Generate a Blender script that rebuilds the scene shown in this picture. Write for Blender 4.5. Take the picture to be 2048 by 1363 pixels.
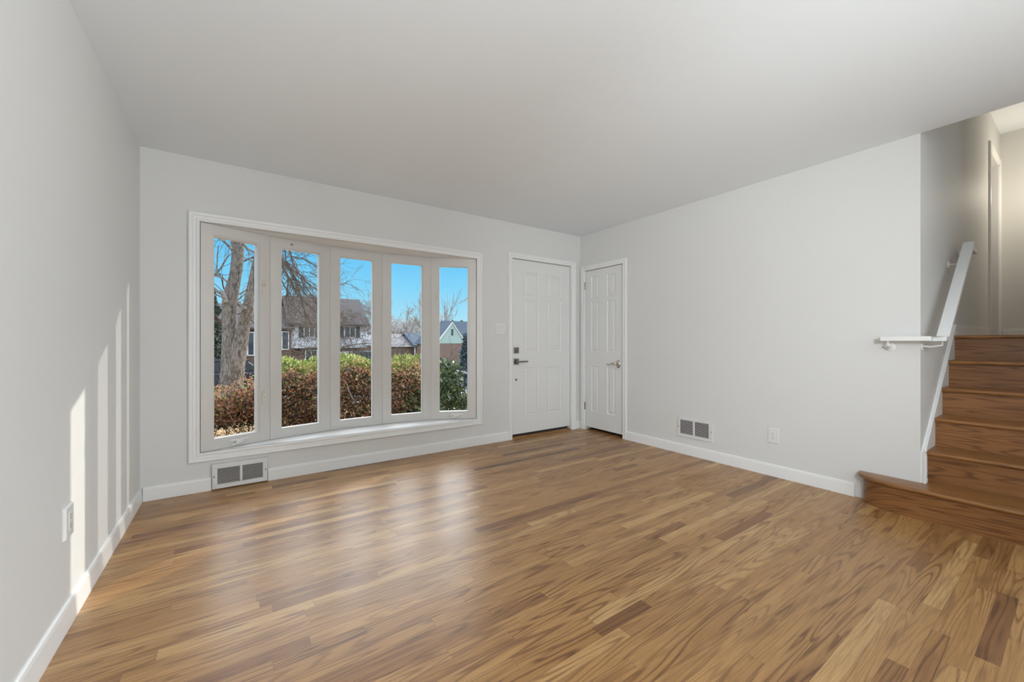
import bpy, bmesh, math, random
from mathutils import Vector, Matrix

for _o in list(bpy.data.objects):
    bpy.data.objects.remove(_o)
S = bpy.context.scene
COL = S.collection
rnd = random.Random(7)

# ------------------------------------------------------------------ camera
F, YAW, CH, Y0 = 800.737, 34.666, 1.09675, 683.53       # focal in px, yaw, eye height, horizon row
XL, XR, YB, CZ = -0.538, 3.628, 3.714, 2.44              # left wall, right wall, window wall, ceiling
cd = bpy.data.cameras.new('camera'); cam = bpy.data.objects.new('camera', cd); COL.objects.link(cam)
cam.location = (0, 0, CH); cam.rotation_euler = (math.radians(90), 0, math.radians(-YAW))
cd.sensor_width = 36; cd.lens = 36 * F / 2048; cd.shift_y = (Y0 - 681.5) / 2048; cd.clip_start = 0.02; cd.clip_end = 500
S.camera = cam
SA, CA = math.sin(math.radians(YAW)), math.cos(math.radians(YAW))

def at(px, py, D):                       # point of the place seen at (px,py), D metres deep
    l = (px - 1024) / F; v = (Y0 - py) / F
    return Vector((D * (SA + l * CA), D * (CA - l * SA), CH + D * v))
def atY(px, py, Y):                      # same, on the vertical plane y = Y
    l = (px - 1024) / F
    return at(px, py, Y / (CA - l * SA))

# ------------------------------------------------------------------ world, sun, lamps, exposure
S.view_settings.view_transform = 'Standard'; S.view_settings.look = 'None'
S.view_settings.gamma = 1.0; S.view_settings.use_curve_mapping = False
S.view_settings.exposure = 0.0
S.cycles.use_denoising = True
S.cycles.transparent_max_bounces = 24
S.cycles.max_bounces = 12
S.cycles.sample_clamp_indirect = 8.0

W = bpy.data.worlds.new('sky'); S.world = W; W.use_nodes = True
nt = W.node_tree; nt.nodes.clear()
n_out = nt.nodes.new('ShaderNodeOutputWorld'); n_bg = nt.nodes.new('ShaderNodeBackground')
n_tc = nt.nodes.new('ShaderNodeTexCoord'); n_sep = nt.nodes.new('ShaderNodeSeparateXYZ'); n_rmp = nt.nodes.new('ShaderNodeValToRGB')
nt.links.new(n_tc.outputs['Generated'], n_sep.inputs[0]); nt.links.new(n_sep.outputs['Z'], n_rmp.inputs[0])
nt.links.new(n_rmp.outputs[0], n_bg.inputs[0]); nt.links.new(n_bg.outputs[0], n_out.inputs[0])
cr = n_rmp.color_ramp
cr.elements[0].position = 0.0; cr.elements[0].color = (.58, .82, .90, 1)
cr.elements[1].position = 1.0; cr.elements[1].color = (1.9, 2.2, 2.7, 1)
for p_, c_ in ((.05, (.40, .77, .93)), (.13, (.22, .67, .97)), (.215, (.13, .58, .98)), (.27, (.32, .78, 1.10)), (.36, (2.8, 3.1, 3.5)), (.6, (2.7, 3.0, 3.4))):
    e_ = cr.elements.new(p_); e_.color = (*c_, 1)
# hazy glow of the bright sky round the sun
sun_dir = Vector((-1, -0.607, -0.423)).normalized()
n_dot = nt.nodes.new('ShaderNodeVectorMath'); n_dot.operation = 'DOT_PRODUCT'; n_dot.inputs[1].default_value = tuple(-sun_dir)
nt.links.new(n_tc.outputs['Generated'], n_dot.inputs[0])
n_gl = nt.nodes.new('ShaderNodeMapRange'); n_gl.interpolation_type = 'SMOOTHSTEP'; nt.links.new(n_dot.outputs['Value'], n_gl.inputs['Value'])
for k_, v_ in (('From Min', .30), ('From Max', .97), ('To Min', 0.0), ('To Max', 4.0)): n_gl.inputs[k_].default_value = v_
n_mk = nt.nodes.new('ShaderNodeMapRange'); n_mk.interpolation_type = 'SMOOTHSTEP'; nt.links.new(n_sep.outputs['Z'], n_mk.inputs['Value'])
for k_, v_ in (('From Min', .23), ('From Max', .42), ('To Min', 0.0), ('To Max', 1.0)): n_mk.inputs[k_].default_value = v_
n_mu = nt.nodes.new('ShaderNodeMath'); n_mu.operation = 'MULTIPLY'; nt.links.new(n_gl.outputs[0], n_mu.inputs[0]); nt.links.new(n_mk.outputs[0], n_mu.inputs[1])
n_ad = nt.nodes.new('ShaderNodeMix'); n_ad.data_type = 'RGBA'; n_ad.blend_type = 'ADD'; n_ad.inputs[7].default_value = (1, .98, .94, 1)
nt.links.new(n_mu.outputs[0], n_ad.inputs[0]); n_ad.clamp_factor = False
nt.links.new(n_rmp.outputs[0], n_ad.inputs[6]); nt.links.new(n_ad.outputs[2], n_bg.inputs[0])
n_bg.inputs[1].default_value = 1.0

def lamp(name, kind, loc, energy, color=(1, 1, 1), **kw):
    d = bpy.data.lights.new(name, kind); d.energy = energy; d.color = color
    o = bpy.data.objects.new(name, d); COL.objects.link(o); o.location = loc
    for k, v in kw.items():
        if k == 'rot': o.rotation_euler = v
        else: setattr(d, k, v)
    return o
sun = lamp('sun', 'SUN', (20, 15, 12), 2.6, (1, .95, .86), angle=math.radians(.53))
sun.rotation_euler = sun_dir.to_track_quat('-Z', 'Y').to_euler()
# unseen fill spots added behind camera for ceiling and walls; and the hall lamp
def aim(o, t): o.rotation_euler = (Vector(t) - o.location).to_track_quat('-Z', 'Y').to_euler()
lamp('ceiling_fill_spot', 'SPOT', (.7, -2.5, .7), 280, (.88, .96, 1), shadow_soft_size=.15, spot_size=math.radians(165), spot_blend=.5, rot=(math.radians(180), 0, 0))
aim(lamp('ceiling_fill_spot', 'SPOT', (1.0, -2.5, .7), 200, (.88, .96, 1), shadow_soft_size=.15, spot_size=math.radians(88), spot_blend=1.0), (1.0, -.6, 2.44))
aim(lamp('wall_fill_spot', 'SPOT', (.45, -.9, 1.7), 225, (.90, .96, 1), shadow_soft_size=.2, spot_size=math.radians(66), spot_blend=1.0), (3.63, 2.4, 1.25))
aim(lamp('wall_fill_spot', 'SPOT', (3.3, -2.3, 1.7), 600, (.90, .96, 1), shadow_soft_size=.06, spot_size=math.radians(66), spot_blend=1.0), (-.54, .45, 1.25))
lamp('hall_lamp', 'POINT', (7.05, .15, 2.8), 12.5, (1, .91, .74), shadow_soft_size=.08)

# ------------------------------------------------------------------ materials
def nodes(name):
    m = bpy.data.materials.new(name); m.use_nodes = True
    t = m.node_tree; b = t.nodes['Principled BSDF']
    return m, t, b
def N(t, kind, **kw):
    n = t.nodes.new(kind)
    for k, v in kw.items():
        if k in n.inputs.keys(): n.inputs[k].default_value = v
        else: setattr(n, k, v)
    return n
def math_(t, op, a, b=None, clamp=False):
    n = t.nodes.new('ShaderNodeMath'); n.operation = op; n.use_clamp = clamp
    for i, v in enumerate((a, b)):
        if v is None: continue
        if isinstance(v, (int, float)): n.inputs[i].default_value = v
        else: t.links.new(v, n.inputs[i])
    return n.outputs[0]
def ramp(t, fac, stops):
    n = t.nodes.new('ShaderNodeValToRGB'); t.links.new(fac, n.inputs[0])
    e = n.color_ramp.elements
    e[0].position, e[0].color = stops[0][0], (*stops[0][1], 1)
    e[1].position, e[1].color = stops[-1][0], (*stops[-1][1], 1)
    for p, c in stops[1:-1]:
        x = e.new(p); x.color = (*c, 1)
    return n.outputs[0]
def mixc(t, fac, a, b, mode='MIX'):
    n = t.nodes.new('ShaderNodeMix'); n.data_type = 'RGBA'; n.blend_type = mode
    for i, v in ((0, fac), (6, a), (7, b)):
        if isinstance(v, (int, float)): n.inputs[i].default_value = v
        elif isinstance(v, tuple): n.inputs[i].default_value = (*v, 1)
        else: t.links.new(v, n.inputs[i])
    return n.outputs[2]
def noise(t, vec, scale, detail=2.0, rough=.5, dist=0.0):
    n = N(t, 'ShaderNodeTexNoise', Scale=scale, Detail=detail, Roughness=rough, Distortion=dist)
    if vec is not None: t.links.new(vec, n.inputs['Vector'])
    return n.outputs['Fac']
def objvec(t, sx=1, sy=1, sz=1):
    c = t.nodes.new('ShaderNodeTexCoord'); m = t.nodes.new('ShaderNodeMapping')
    m.inputs['Scale'].default_value = (sx, sy, sz)
    t.links.new(c.outputs['Object'], m.inputs['Vector']); return m.outputs[0]
def bump(t, b, h, strength, dist=.002):
    n = N(t, 'ShaderNodeBump', Strength=strength, Distance=dist)
    t.links.new(h, n.inputs['Height']); t.links.new(n.outputs[0], b.inputs['Normal'])

def paint(name, c, rough=.5, var=.03, scale=3, bs=.06, bscale=180, spec=.5):
    m, t, b = nodes(name); v = objvec(t)
    f = noise(t, v, scale, 3)
    col = mixc(t, f, tuple(x * (1 - var) for x in c), tuple(min(1, x * (1 + var)) for x in c))
    t.links.new(col, b.inputs['Base Color']); b.inputs['Roughness'].default_value = rough
    b.inputs['Specular IOR Level'].default_value = spec
    if bs: bump(t, b, noise(t, v, bscale, 2), bs, .001)
    return m
def metal(name, c, rough):
    m, t, b = nodes(name); f = noise(t, objvec(t), 60, 3)
    t.links.new(mixc(t, f, tuple(x * .9 for x in c), c), b.inputs['Base Color'])
    b.inputs['Metallic'].default_value = 1; b.inputs['Roughness'].default_value = rough
    return m

def grain(t, u, v, seed):
    """returns (cathedral line factor, fine fibre factor) for wood with u along and v across, in metres"""
    def comb(ku, kv, ks):
        c = t.nodes.new('ShaderNodeCombineXYZ')
        t.links.new(math_(t, 'ADD', math_(t, 'MULTIPLY', u, ku), math_(t, 'MULTIPLY', seed, 13.7 * ks)), c.inputs[0])
        t.links.new(math_(t, 'ADD', math_(t, 'MULTIPLY', v, kv), math_(t, 'MULTIPLY', seed, 7.1 * ks)), c.inputs[1])
        t.links.new(math_(t, 'MULTIPLY', seed, 31.3), c.inputs[2])
        return c.outputs[0]
    n1 = noise(t, comb(.85, 13, 1), 1.0, 1.2, .45)
    s = math_(t, 'SINE', math_(t, 'MULTIPLY', n1, 80.0))
    line = math_(t, 'POWER', math_(t, 'ADD', math_(t, 'MULTIPLY', s, .5), .5), 3.6)
    fib = noise(t, comb(9, 420, 1), 1.0, 3, .6)
    blot = noise(t, comb(2.5, 12, 2), 1.0, 2, .5)
    streak = noise(t, comb(3.2, 60, 3), 1.0, 3, .6)
    return line, fib, blot, streak

def wood_floor():
    m, t, b = nodes('oak_strip_floor')
    # stops are the tones of single strips
    uv = N(t, 'ShaderNodeUVMap', uv_map='plank'); sp = t.nodes.new('ShaderNodeSeparateXYZ'); t.links.new(uv.outputs[0], sp.inputs[0])
    u, v = sp.outputs[0], sp.outputs[1]
    A = lambda n: N(t, 'ShaderNodeAttribute', attribute_name=n).outputs['Fac']
    tone, seed, ln = A('plank_tone'), A('plank_seed'), A('plank_length')
    line, fib, blot, streak = grain(t, u, v, seed)
    base = ramp(t, tone, [(0, (.16, .066, .020)), (.12, (.285, .127, .040)), (.35, (.405, .208, .069)), (.7, (.50, .276, .101)), (1, (.63, .395, .168))])
    figure = math_(t, 'ADD', .25, math_(t, 'MULTIPLY', math_(t, 'FRACT', math_(t, 'MULTIPLY', seed, 17.3)), .65))
    k = math_(t, 'MULTIPLY', line, figure)
    c1 = mixc(t, k, base, mixc(t, 1.0, base, (.40, .30, .21), 'MULTIPLY'))
    k2 = math_(t, 'MULTIPLY', math_(t, 'SUBTRACT', fib, .42, True), 2.2, True)
    c2 = mixc(t, k2, c1, mixc(t, 1.0, c1, (.50, .42, .34), 'MULTIPLY'))
    k3 = math_(t, 'MULTIPLY', math_(t, 'SUBTRACT', blot, .53, True), 3.2, True)
    c3 = mixc(t, k3, c2, mixc(t, 1.0, c2, (.56, .47, .40), 'MULTIPLY'))
    k4 = math_(t, 'MULTIPLY', math_(t, 'SUBTRACT', streak, .64, True), 9.0, True)
    c3 = mixc(t, k4, c3, mixc(t, 1.0, c3, (.38, .29, .22), 'MULTIPLY'))
    du = math_(t, 'MINIMUM', u, math_(t, 'SUBTRACT', ln, u))
    dv = math_(t, 'MINIMUM', v, math_(t, 'SUBTRACT', .0572, v))
    ed = math_(t, 'MINIMUM', du, dv)
    gap = math_(t, 'SUBTRACT', 1.0, math_(t, 'DIVIDE', ed, .0011), True)
    c4 = mixc(t, math_(t, 'MULTIPLY', gap, .62), c3, (.09, .045, .02))
    t.links.new(c4, b.inputs['Base Color'])
    rg = math_(t, 'ADD', .30, math_(t, 'MULTIPLY', noise(t, objvec(t), 4, 3), .10))
    t.links.new(rg, b.inputs['Roughness'])
    b.inputs['IOR'].default_value = 1.62
    h = math_(t, 'SUBTRACT', math_(t, 'MULTIPLY', fib, .12), gap)
    bump(t, b, h, .18, .0008)
    return m
def wood_obj(name, along, base, rough=.32, lines=.55, ior=1.55):
    m, t, b = nodes(name)
    c = t.nodes.new('ShaderNodeTexCoord'); sp = t.nodes.new('ShaderNodeSeparateXYZ'); t.links.new(c.outputs['Object'], sp.inputs[0])
    ax = {'X': (0, 1, 2), 'Y': (1, 0, 2)}[along]
    u = sp.outputs[ax[0]]
    v = math_(t, 'ADD', sp.outputs[ax[1]], sp.outputs[ax[2]])
    oi = t.nodes.new('ShaderNodeObjectInfo')
    line, fib, blot, streak = grain(t, u, v, oi.outputs['Random'])
    bs = mixc(t, oi.outputs['Random'], tuple(x * .86 for x in base), tuple(x * 1.12 for x in base))
    c1 = mixc(t, math_(t, 'MULTIPLY', line, lines), bs, mixc(t, 1.0, bs, (.42, .33, .26), 'MULTIPLY'))
    k2 = math_(t, 'MULTIPLY', math_(t, 'SUBTRACT', fib, .40, True), 2.6, True)
    c2 = mixc(t, k2, c1, mixc(t, 1.0, c1, (.55, .46, .38), 'MULTIPLY'))
    k3 = math_(t, 'MULTIPLY', math_(t, 'SUBTRACT', blot, .56, True), 2.4, True)
    c3 = mixc(t, k3, c2, mixc(t, 1.0, c2, (.6, .5, .42), 'MULTIPLY'))
    t.links.new(c3, b.inputs['Base Color']); b.inputs['Roughness'].default_value = rough; b.inputs['IOR'].default_value = ior
    bump(t, b, fib, .12, .0008)
    return m
def glass():
    m = bpy.data.materials.new('window_glass'); m.use_nodes = True; t = m.node_tree; t.nodes.clear()
    o = t.nodes.new('ShaderNodeOutputMaterial'); tr = N(t, 'ShaderNodeBsdfTransparent', Color=(.985, .99, .99, 1))
    gl = N(t, 'ShaderNodeBsdfAnisotropic' if False else 'ShaderNodeBsdfGlossy', Roughness=.02); mx = t.nodes.new('ShaderNodeMixShader')
    fr = N(t, 'ShaderNodeFresnel', IOR=1.3)
    d = math_(t, 'ADD', math_(t, 'MULTIPLY', fr.outputs[0], .6), math_(t, 'MULTIPLY', noise(t, objvec(t), 5, 2), .004))
    t.links.new(d, mx.inputs[0]); t.links.new(tr.outputs[0], mx.inputs[1]); t.links.new(gl.outputs[0], mx.inputs[2]); t.links.new(mx.outputs[0], o.inputs[0])
    return m
def brick(name, c1, c2, mortar, w=.21, h=.075):
    m, t, b = nodes(name)
    c = t.nodes.new('ShaderNodeTexCoord'); sp = t.nodes.new('ShaderNodeSeparateXYZ'); t.links.new(c.outputs['Object'], sp.inputs[0])
    cb = t.nodes.new('ShaderNodeCombineXYZ'); t.links.new(math_(t, 'ADD', sp.outputs[0], sp.outputs[1]), cb.inputs[0]); t.links.new(sp.outputs[2], cb.inputs[1])
    br = N(t, 'ShaderNodeTexBrick', Color1=(*c1, 1), Color2=(*c2, 1), Mortar=(*mortar, 1), Scale=1.0)
    br.inputs['Mortar Size'].default_value = .008; br.inputs['Brick Width'].default_value = w; br.inputs['Row Height'].default_value = h
    t.links.new(cb.outputs[0], br.inputs['Vector'])
    f = noise(t, objvec(t), 2.0, 4)
    t.links.new(mixc(t, f, br.outputs[0], mixc(t, 1.0, br.outputs[0], (.6, .58, .58), 'MULTIPLY')), b.inputs['Base Color'])
    b.inputs['Roughness'].default_value = .9
    return m
def courses(name, c, line, step, var=.2, axis=2, ns=6):
    m, t, b = nodes(name)
    co = t.nodes.new('ShaderNodeTexCoord'); sp = t.nodes.new('ShaderNodeSeparateXYZ'); t.links.new(co.outputs['Object'], sp.inputs[0])
    fr = math_(t, 'FRACT', math_(t, 'DIVIDE', sp.outputs[axis], step))
    k = math_(t, 'SUBTRACT', 1.0, math_(t, 'DIVIDE', fr, .18), True)
    f = noise(t, objvec(t), ns, 4, .6)
    base = mixc(t, f, tuple(x * (1 - var) for x in c), tuple(min(1, x * (1 + var)) for x in c))
    t.links.new(mixc(t, math_(t, 'MULTIPLY', k, .7), base, line), b.inputs['Base Color']); b.inputs['Roughness'].default_value = .85
    return m
def leafmat(name, stops, transl=.25, rough=.45):
    m, t, b = nodes(name)
    a = N(t, 'ShaderNodeAttribute', attribute_name='leaf_tone').outputs['Fac']
    c = ramp(t, a, stops)
    t.links.new(c, b.inputs['Base Color']); b.inputs['Roughness'].default_value = rough
    tr = t.nodes.new('ShaderNodeBsdfTranslucent'); t.links.new(c, tr.inputs[0]); mx = t.nodes.new('ShaderNodeMixShader'); mx.inputs[0].default_value = transl
    o = t.nodes['Material Output']
    t.links.new(b.outputs[0], mx.inputs[1]); t.links.new(tr.outputs[0], mx.inputs[2]); t.links.new(mx.outputs[0], o.inputs[0])
    return m
def rough_mat(name, c1, c2, scale, sz=1.0, bs=.5, rough=.9, detail=5):
    m, t, b = nodes(name); v = objvec(t, 1, 1, sz)
    f = noise(t, v, scale, detail, .65)
    t.links.new(ramp(t, f, [(.32, c1), (.68, c2)]), b.inputs['Base Color']); b.inputs['Roughness'].default_value = rough; b.inputs['Specular IOR Level'].default_value = .15
    if bs: bump(t, b, f, bs, .02)
    return m

M = {}
M['wall'] = paint('wall_paint', (.74, .735, .72), .62, .012, 2, .05, 220, .3)
M['ceil'] = paint('ceiling_paint', (.89, .93, .965), .8, .01, 1.5, .03, 200, .2)
M['trim'] = paint('white_trim_paint', (.86, .86, .85), .34, .015, 6, .02, 90)
M['door'] = paint('white_door_paint', (.80, .80, .79), .38, .015, 5, .03, 120)
M['cream'] = paint('cream_window_paint', (.68, .66, .635), .40, .02, 8, .03, 80)
M['plastic'] = paint('white_plastic', (.80, .80, .78), .3, .01, 20, 0)
M['ivory'] = paint('ivory_plastic', (.72, .69, .60), .35, .02, 20, 0)
M['grille'] = paint('white_grille_enamel', (.76, .76, .76), .4, .02, 20, 0)
M['dark'] = paint('dark_void', (.03, .03, .03), .9, .1, 20, 0)
M['nickel'] = metal('satin_nickel', (.27, .255, .24), .26)
M['chrome'] = metal('polished_nickel', (.62, .57, .50), .16)
M['brass'] = metal('old_brass', (.5, .38, .18), .4)
M['floor'] = wood_floor()
M['tread'] = wood_obj('oak_tread', 'Y', (.37, .168, .050), .28, .6, 1.6)
M['riser'] = wood_obj('oak_riser', 'Y', (.31, .135, .041), .38, .75)
M['saddle'] = wood_obj('oak_saddle', 'X', (.33, .175, .07), .35, .5)
M['glass'] = glass()

# ------------------------------------------------------------------ mesh helpers
def bx(bm, x0, x1, y0, y1, z0, z1, mx=None):
    vs = [bm.verts.new(v) for v in ((x0, y0, z0), (x1, y0, z0), (x1, y1, z0), (x0, y1, z0), (x0, y0, z1), (x1, y0, z1), (x1, y1, z1), (x0, y1, z1))]
    for f in ((0, 3, 2, 1), (4, 5, 6, 7), (0, 1, 5, 4), (1, 2, 6, 5), (2, 3, 7, 6), (3, 0, 4, 7)):
        bm.faces.new([vs[i] for i in f])
    if mx is not None: bmesh.ops.transform(bm, matrix=mx, verts=vs)
    return vs
def prism(bm, poly, z0, z1, mx=None):
    a = [bm.verts.new((x, y, z0)) for x, y in poly]; b = [bm.verts.new((x, y, z1)) for x, y in poly]
    n = len(poly)
    bm.faces.new(list(reversed(a))); bm.faces.new(b)
    for i in range(n): bm.faces.new((a[i], a[(i + 1) % n], b[(i + 1) % n], b[i]))
    if mx is not None: bmesh.ops.transform(bm, matrix=mx, verts=a + b)
def tube(bm, pts, rad, n=6, cap=True):
    pts = [Vector(p) for p in pts]; rings = []
    prev = None
    for i, p in enumerate(pts):
        d = (pts[min(i + 1, len(pts) - 1)] - pts[max(i - 1, 0)])
        if d.length < 1e-9: d = Vector((0, 0, 1))
        d.normalize()
        if prev is None:
            a = d.orthogonal().normalized()
        else:
            a = prev - d * prev.dot(d)
            a = a.normalized() if a.length > 1e-6 else d.orthogonal().normalized()
        prev = a; b = d.cross(a)
        r = rad[i] if isinstance(rad, (list, tuple)) else rad
        rings.append([bm.verts.new(p + (a * math.cos(2 * math.pi * k / n) + b * math.sin(2 * math.pi * k / n)) * r) for k in range(n)])
    for A, B in zip(rings, rings[1:]):
        for k in range(n): bm.faces.new((A[k], A[(k + 1) % n], B[(k + 1) % n], B[k]))
    if cap:
        bm.faces.new(list(reversed(rings[0]))); bm.faces.new(rings[-1])
def disc(bm, c, axis, r, h, n=20, r2=None):
    axis = Vector(axis).normalized(); c = Vector(c)
    r2 = r if r2 is None else r2
    tube(bm, [c, c + axis * h * .7, c + axis * h], [r, r, r2 * .86 if r2 == r else r2], n)
def wpos(o):
    v = Vector((0, 0, 0))
    while o is not None: v += o.location; o = o.parent
    return v
def build(name, bm, mat, parent=None, bevel=0, smooth=False, seg=2):
    bmesh.ops.recalc_face_normals(bm, faces=bm.faces)
    me = bpy.data.meshes.new(name); bm.to_mesh(me); bm.free()
    if parent is not None: me.transform(Matrix.Translation(-wpos(parent)))
    if isinstance(mat, str): mat = M[mat]
    me.materials.append(mat)
    o = bpy.data.objects.new(name, me); COL.objects.link(o)
    if parent is not None: o.parent = parent
    if smooth:
        me.polygons.foreach_set('use_smooth', [True] * len(me.polygons))
        if smooth != True: me.set_sharp_from_angle(angle=math.radians(smooth))
    if bevel:
        md = o.modifiers.new('edge', 'BEVEL'); md.width = bevel; md.segments = seg; md.limit_method = 'ANGLE'; md.angle_limit = math.radians(40)
    return o
def nb(): return bmesh.new()
def struct(name, bm, mat, parent=None, **kw):
    o = build(name, bm, mat, parent, **kw)
    if parent is None: o['kind'] = 'structure'
    return o
def tag(o, label, cat, group=None, kind=None):
    o['label'] = label; o['category'] = cat
    if group: o['group'] = group
    if kind: o['kind'] = kind
    return o
def empty(name, loc):
    o = bpy.data.objects.new(name, None); COL.objects.link(o); o.location = loc; o.empty_display_size = .1
    return o
def sweep(bm, corners, prof, fn, closed=True):
    """corners: [(a,z,da,dz)] corner and outward mitre direction; prof: [(d,t)]; fn(a,z,t)->xyz"""
    rows = [[bm.verts.new(fn(a + da * d, z + dz * d, t)) for a, z, da, dz in corners] for d, t in prof]
    n = len(corners)
    for A, B in zip(rows, rows[1:]):
        for k in range(n if closed else n - 1):
            bm.faces.new((A[k], A[(k + 1) % n], B[(k + 1) % n], B[k]))
    if not closed:
        bm.faces.new([r[0] for r in rows]); bm.faces.new([r[-1] for r in rows][::-1])

onback = lambda a, z, t: (a, YB - t, z)
onright = lambda a, z, t: (XR - t, a, z)
CASE = [(0, 0), (0, .011), (.006, .015), (.02, .016), (.026, .013), (.034, .018), (.05, .02), (.055, .018), (.055, 0)]

# ------------------------------------------------------------------ room shell
WX0, WX1, WZ0, WZ1 = -0.212, 2.108, 0.285, 1.978      # window opening
DX0, DX1, DZ = 2.568, 3.469, 2.047                     # front door opening
CY0, CY1, CZ1 = 3.027, 3.632, 1.990                    # closet opening
YS = 0.624                                             # stair side wall
ZU = 1.150                                             # upper floor
RY = -3.2
HX = 7.59                                              # far wall of the upper hall

# floor boards: each strip a face with its own length, tone and grain
def make_floor():
    bm = nb()
    uvl = bm.loops.layers.uv.new('plank')
    ft = bm.faces.layers.float.new('plank_tone'); fs = bm.faces.layers.float.new('plank_seed'); fl = bm.faces.layers.float.new('plank_length')
    r = random.Random(21); w = .0572; y = RY; x0, x1 = XL - .02, XR + .1
    while y < YB + .19:
        x = x0 - r.random() * .8
        while x < x1:
            L = r.choice((.28, .4, .5, .6, .75, .9, 1.1, 1.4)) * r.uniform(.85, 1.15)
            a, b = max(x, x0), min(x + L, x1)
            if b > x0 + .001:
                f = bm.faces.new([bm.verts.new(v) for v in ((a, y, 0), (b, y, 0), (b, y + w, 0), (a, y + w, 0))])
                for l, (uu, vv) in zip(f.loops, ((a - x, 0), (b - x, 0), (b - x, w), (a - x, w))): l[uvl].uv = (uu, vv)
                q = r.random()
                f[ft] = (r.uniform(.03, .16) if q < .05 else r.uniform(.8, .98) if q > .91 else r.gauss(.52, .15))
                f[fs] = r.random(); f[fl] = L
            x += L
        y += w
    o = struct('floor', bm, 'floor')
    return o
make_floor()
bm = nb(); bx(bm, XL - .15, XR + .1, RY - .1, YB + .19, -.15, -.002); struct('floor_slab', bm, 'dark')

bm = nb(); bx(bm, XL - .15, XL, RY - .1, YB + .2, -.3, CZ + .15); struct('wall_left', bm, 'wall')
bm = nb()
y0, y1 = YB, YB + .2
hx0, hx1 = WX0 - .03, WX1 + .03
bx(bm, XL, hx0, y0, y1, -.3, CZ); bx(bm, hx0, hx1, y0, y1, -.3, WZ0 - .062); bx(bm, hx0, hx1, y0, y1, WZ1 + .062, CZ)
bx(bm, hx1, DX0, y0, y1, -.3, CZ); bx(bm, DX0, DX1, y0, y1, DZ, CZ); bx(bm, DX0, DX1, y0, y1, -.3, -.02); bx(bm, DX1, HX + .1, y0, y1, -.3, CZ)
bx(bm, XR, HX + .1, y0, y1, CZ, 3.75)
struct('wall_back', bm, 'wall')
bm = nb()
bx(bm, XR, XR + .115, YS + .12, CY0, 0, CZ); bx(bm, XR, XR + .115, CY0, CY1, CZ1, CZ); bx(bm, XR, XR + .115, CY1, YB, 0, CZ)
struct('wall_right', bm, 'wall')
bm = nb()
UX0, UX1, UZ = 6.68, 7.45, 3.19
bx(bm, XR, UX0, YS, YS + .12, 0, 3.6); bx(bm, UX0, UX1, YS, YS + .12, 0, ZU - .02); bx(bm, UX0, UX1, YS, YS + .12, UZ, 3.6); bx(bm, UX1, HX, YS, YS + .12, 0, 3.6)
struct('wall_stair', bm, 'wall')
bm = nb(); bx(bm, HX, HX + .1, -.5, YB, 0, 3.75); struct('wall_hall_far', bm, 'wall')
bm = nb(); bx(bm, XR, HX, -.5, -.38, 0, 3.75); struct('wall_stair_near', bm, 'wall')
bm = nb(); bx(bm, XR, XR + .115, RY, -.5, 0, CZ); struct('wall_right_rear', bm, 'wall')
bm = nb()
bx(bm, XL, XR + .1, RY - .1, RY, 0, CZ)
struct('wall_rear', bm, 'wall')
bm = nb(); bx(bm, XL - .15, XR, RY - .1, YB + .2, CZ, CZ + .15); struct('ceiling', bm, 'ceil')
bm = nb(); bx(bm, XR - .12, XR, -.5, YB + .2, CZ + .15, 3.75); struct('wall_stair_header', bm, 'wall')
bm = nb(); bx(bm, XR + .115, 4.70, YS + .12, YB, CZ, CZ + .1); struct('ceiling_closet', bm, 'wall')
bm = nb(); bx(bm, XR + .1, 4.70, YS + .12, YB, -.15, -.002); struct('floor_closet', bm, 'dark')
bm = nb(); bx(bm, XR - .12, HX + .1, -.5, YB + .2, 3.6, 3.75); struct('ceiling_hall', bm, 'ceil')
bm = nb(); bx(bm, 4.69, HX, -.38, YS, ZU - .2, ZU - .001); bx(bm, 4.69, HX, YS + .12, YB, ZU - .2, ZU - .001); bx(bm, UX0, UX1, YS, YS + .12, ZU - .02, ZU - .001); struct('floor_hall', bm, 'saddle')
bm = nb(); bx(bm, 4.70, 4.80, YS + .12, YB, 0, ZU - .2); struct('wall_closet_side', bm, 'wall')
bm = nb(); bx(bm, XR + .115, 6.2, 1.9, 2.0, 0, 3.6); struct('wall_closet_near', bm, 'wall')

# baseboards
BBP = [(0, 0), (0, .016), (.012, .016), (.080, .013), (.092, .010), (.096, .004), (.096, 0)]
def baseboard(name, a0, a1, fn):
    bm = nb()
    ra = [bm.verts.new(fn(a0, z, t)) for z, t in BBP]; rb = [bm.verts.new(fn(a1, z, t)) for z, t in BBP]
    for i in range(len(BBP) - 1): bm.faces.new((ra[i], rb[i], rb[i + 1], ra[i + 1]))
    bm.faces.new(ra); bm.faces.new(rb[::-1])
    return struct(name, bm, 'trim')
baseboard('baseboard_left', RY, YB - .001, lambda a, z, t: (XL + t, a, z))
baseboard('baseboard_back', XL + .017, -.145, onback)
baseboard('baseboard_back_mid', .214, DX0 - .055, onback)
baseboard('baseboard_back_right', DX1 + .066, XR - .001, onback)
baseboard('baseboard_right', .955, CY0 - .055, onright)
bm = nb(); bx(bm, 4.70, UX0 - .06, YS - .013, YS, ZU, ZU + .085); struct('baseboard_hall', bm, 'trim')
bm = nb(); bx(bm, HX - .014, HX, -.38, YS - .02, ZU, ZU + .09); struct('baseboard_hall_far', bm, 'trim')

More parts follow.
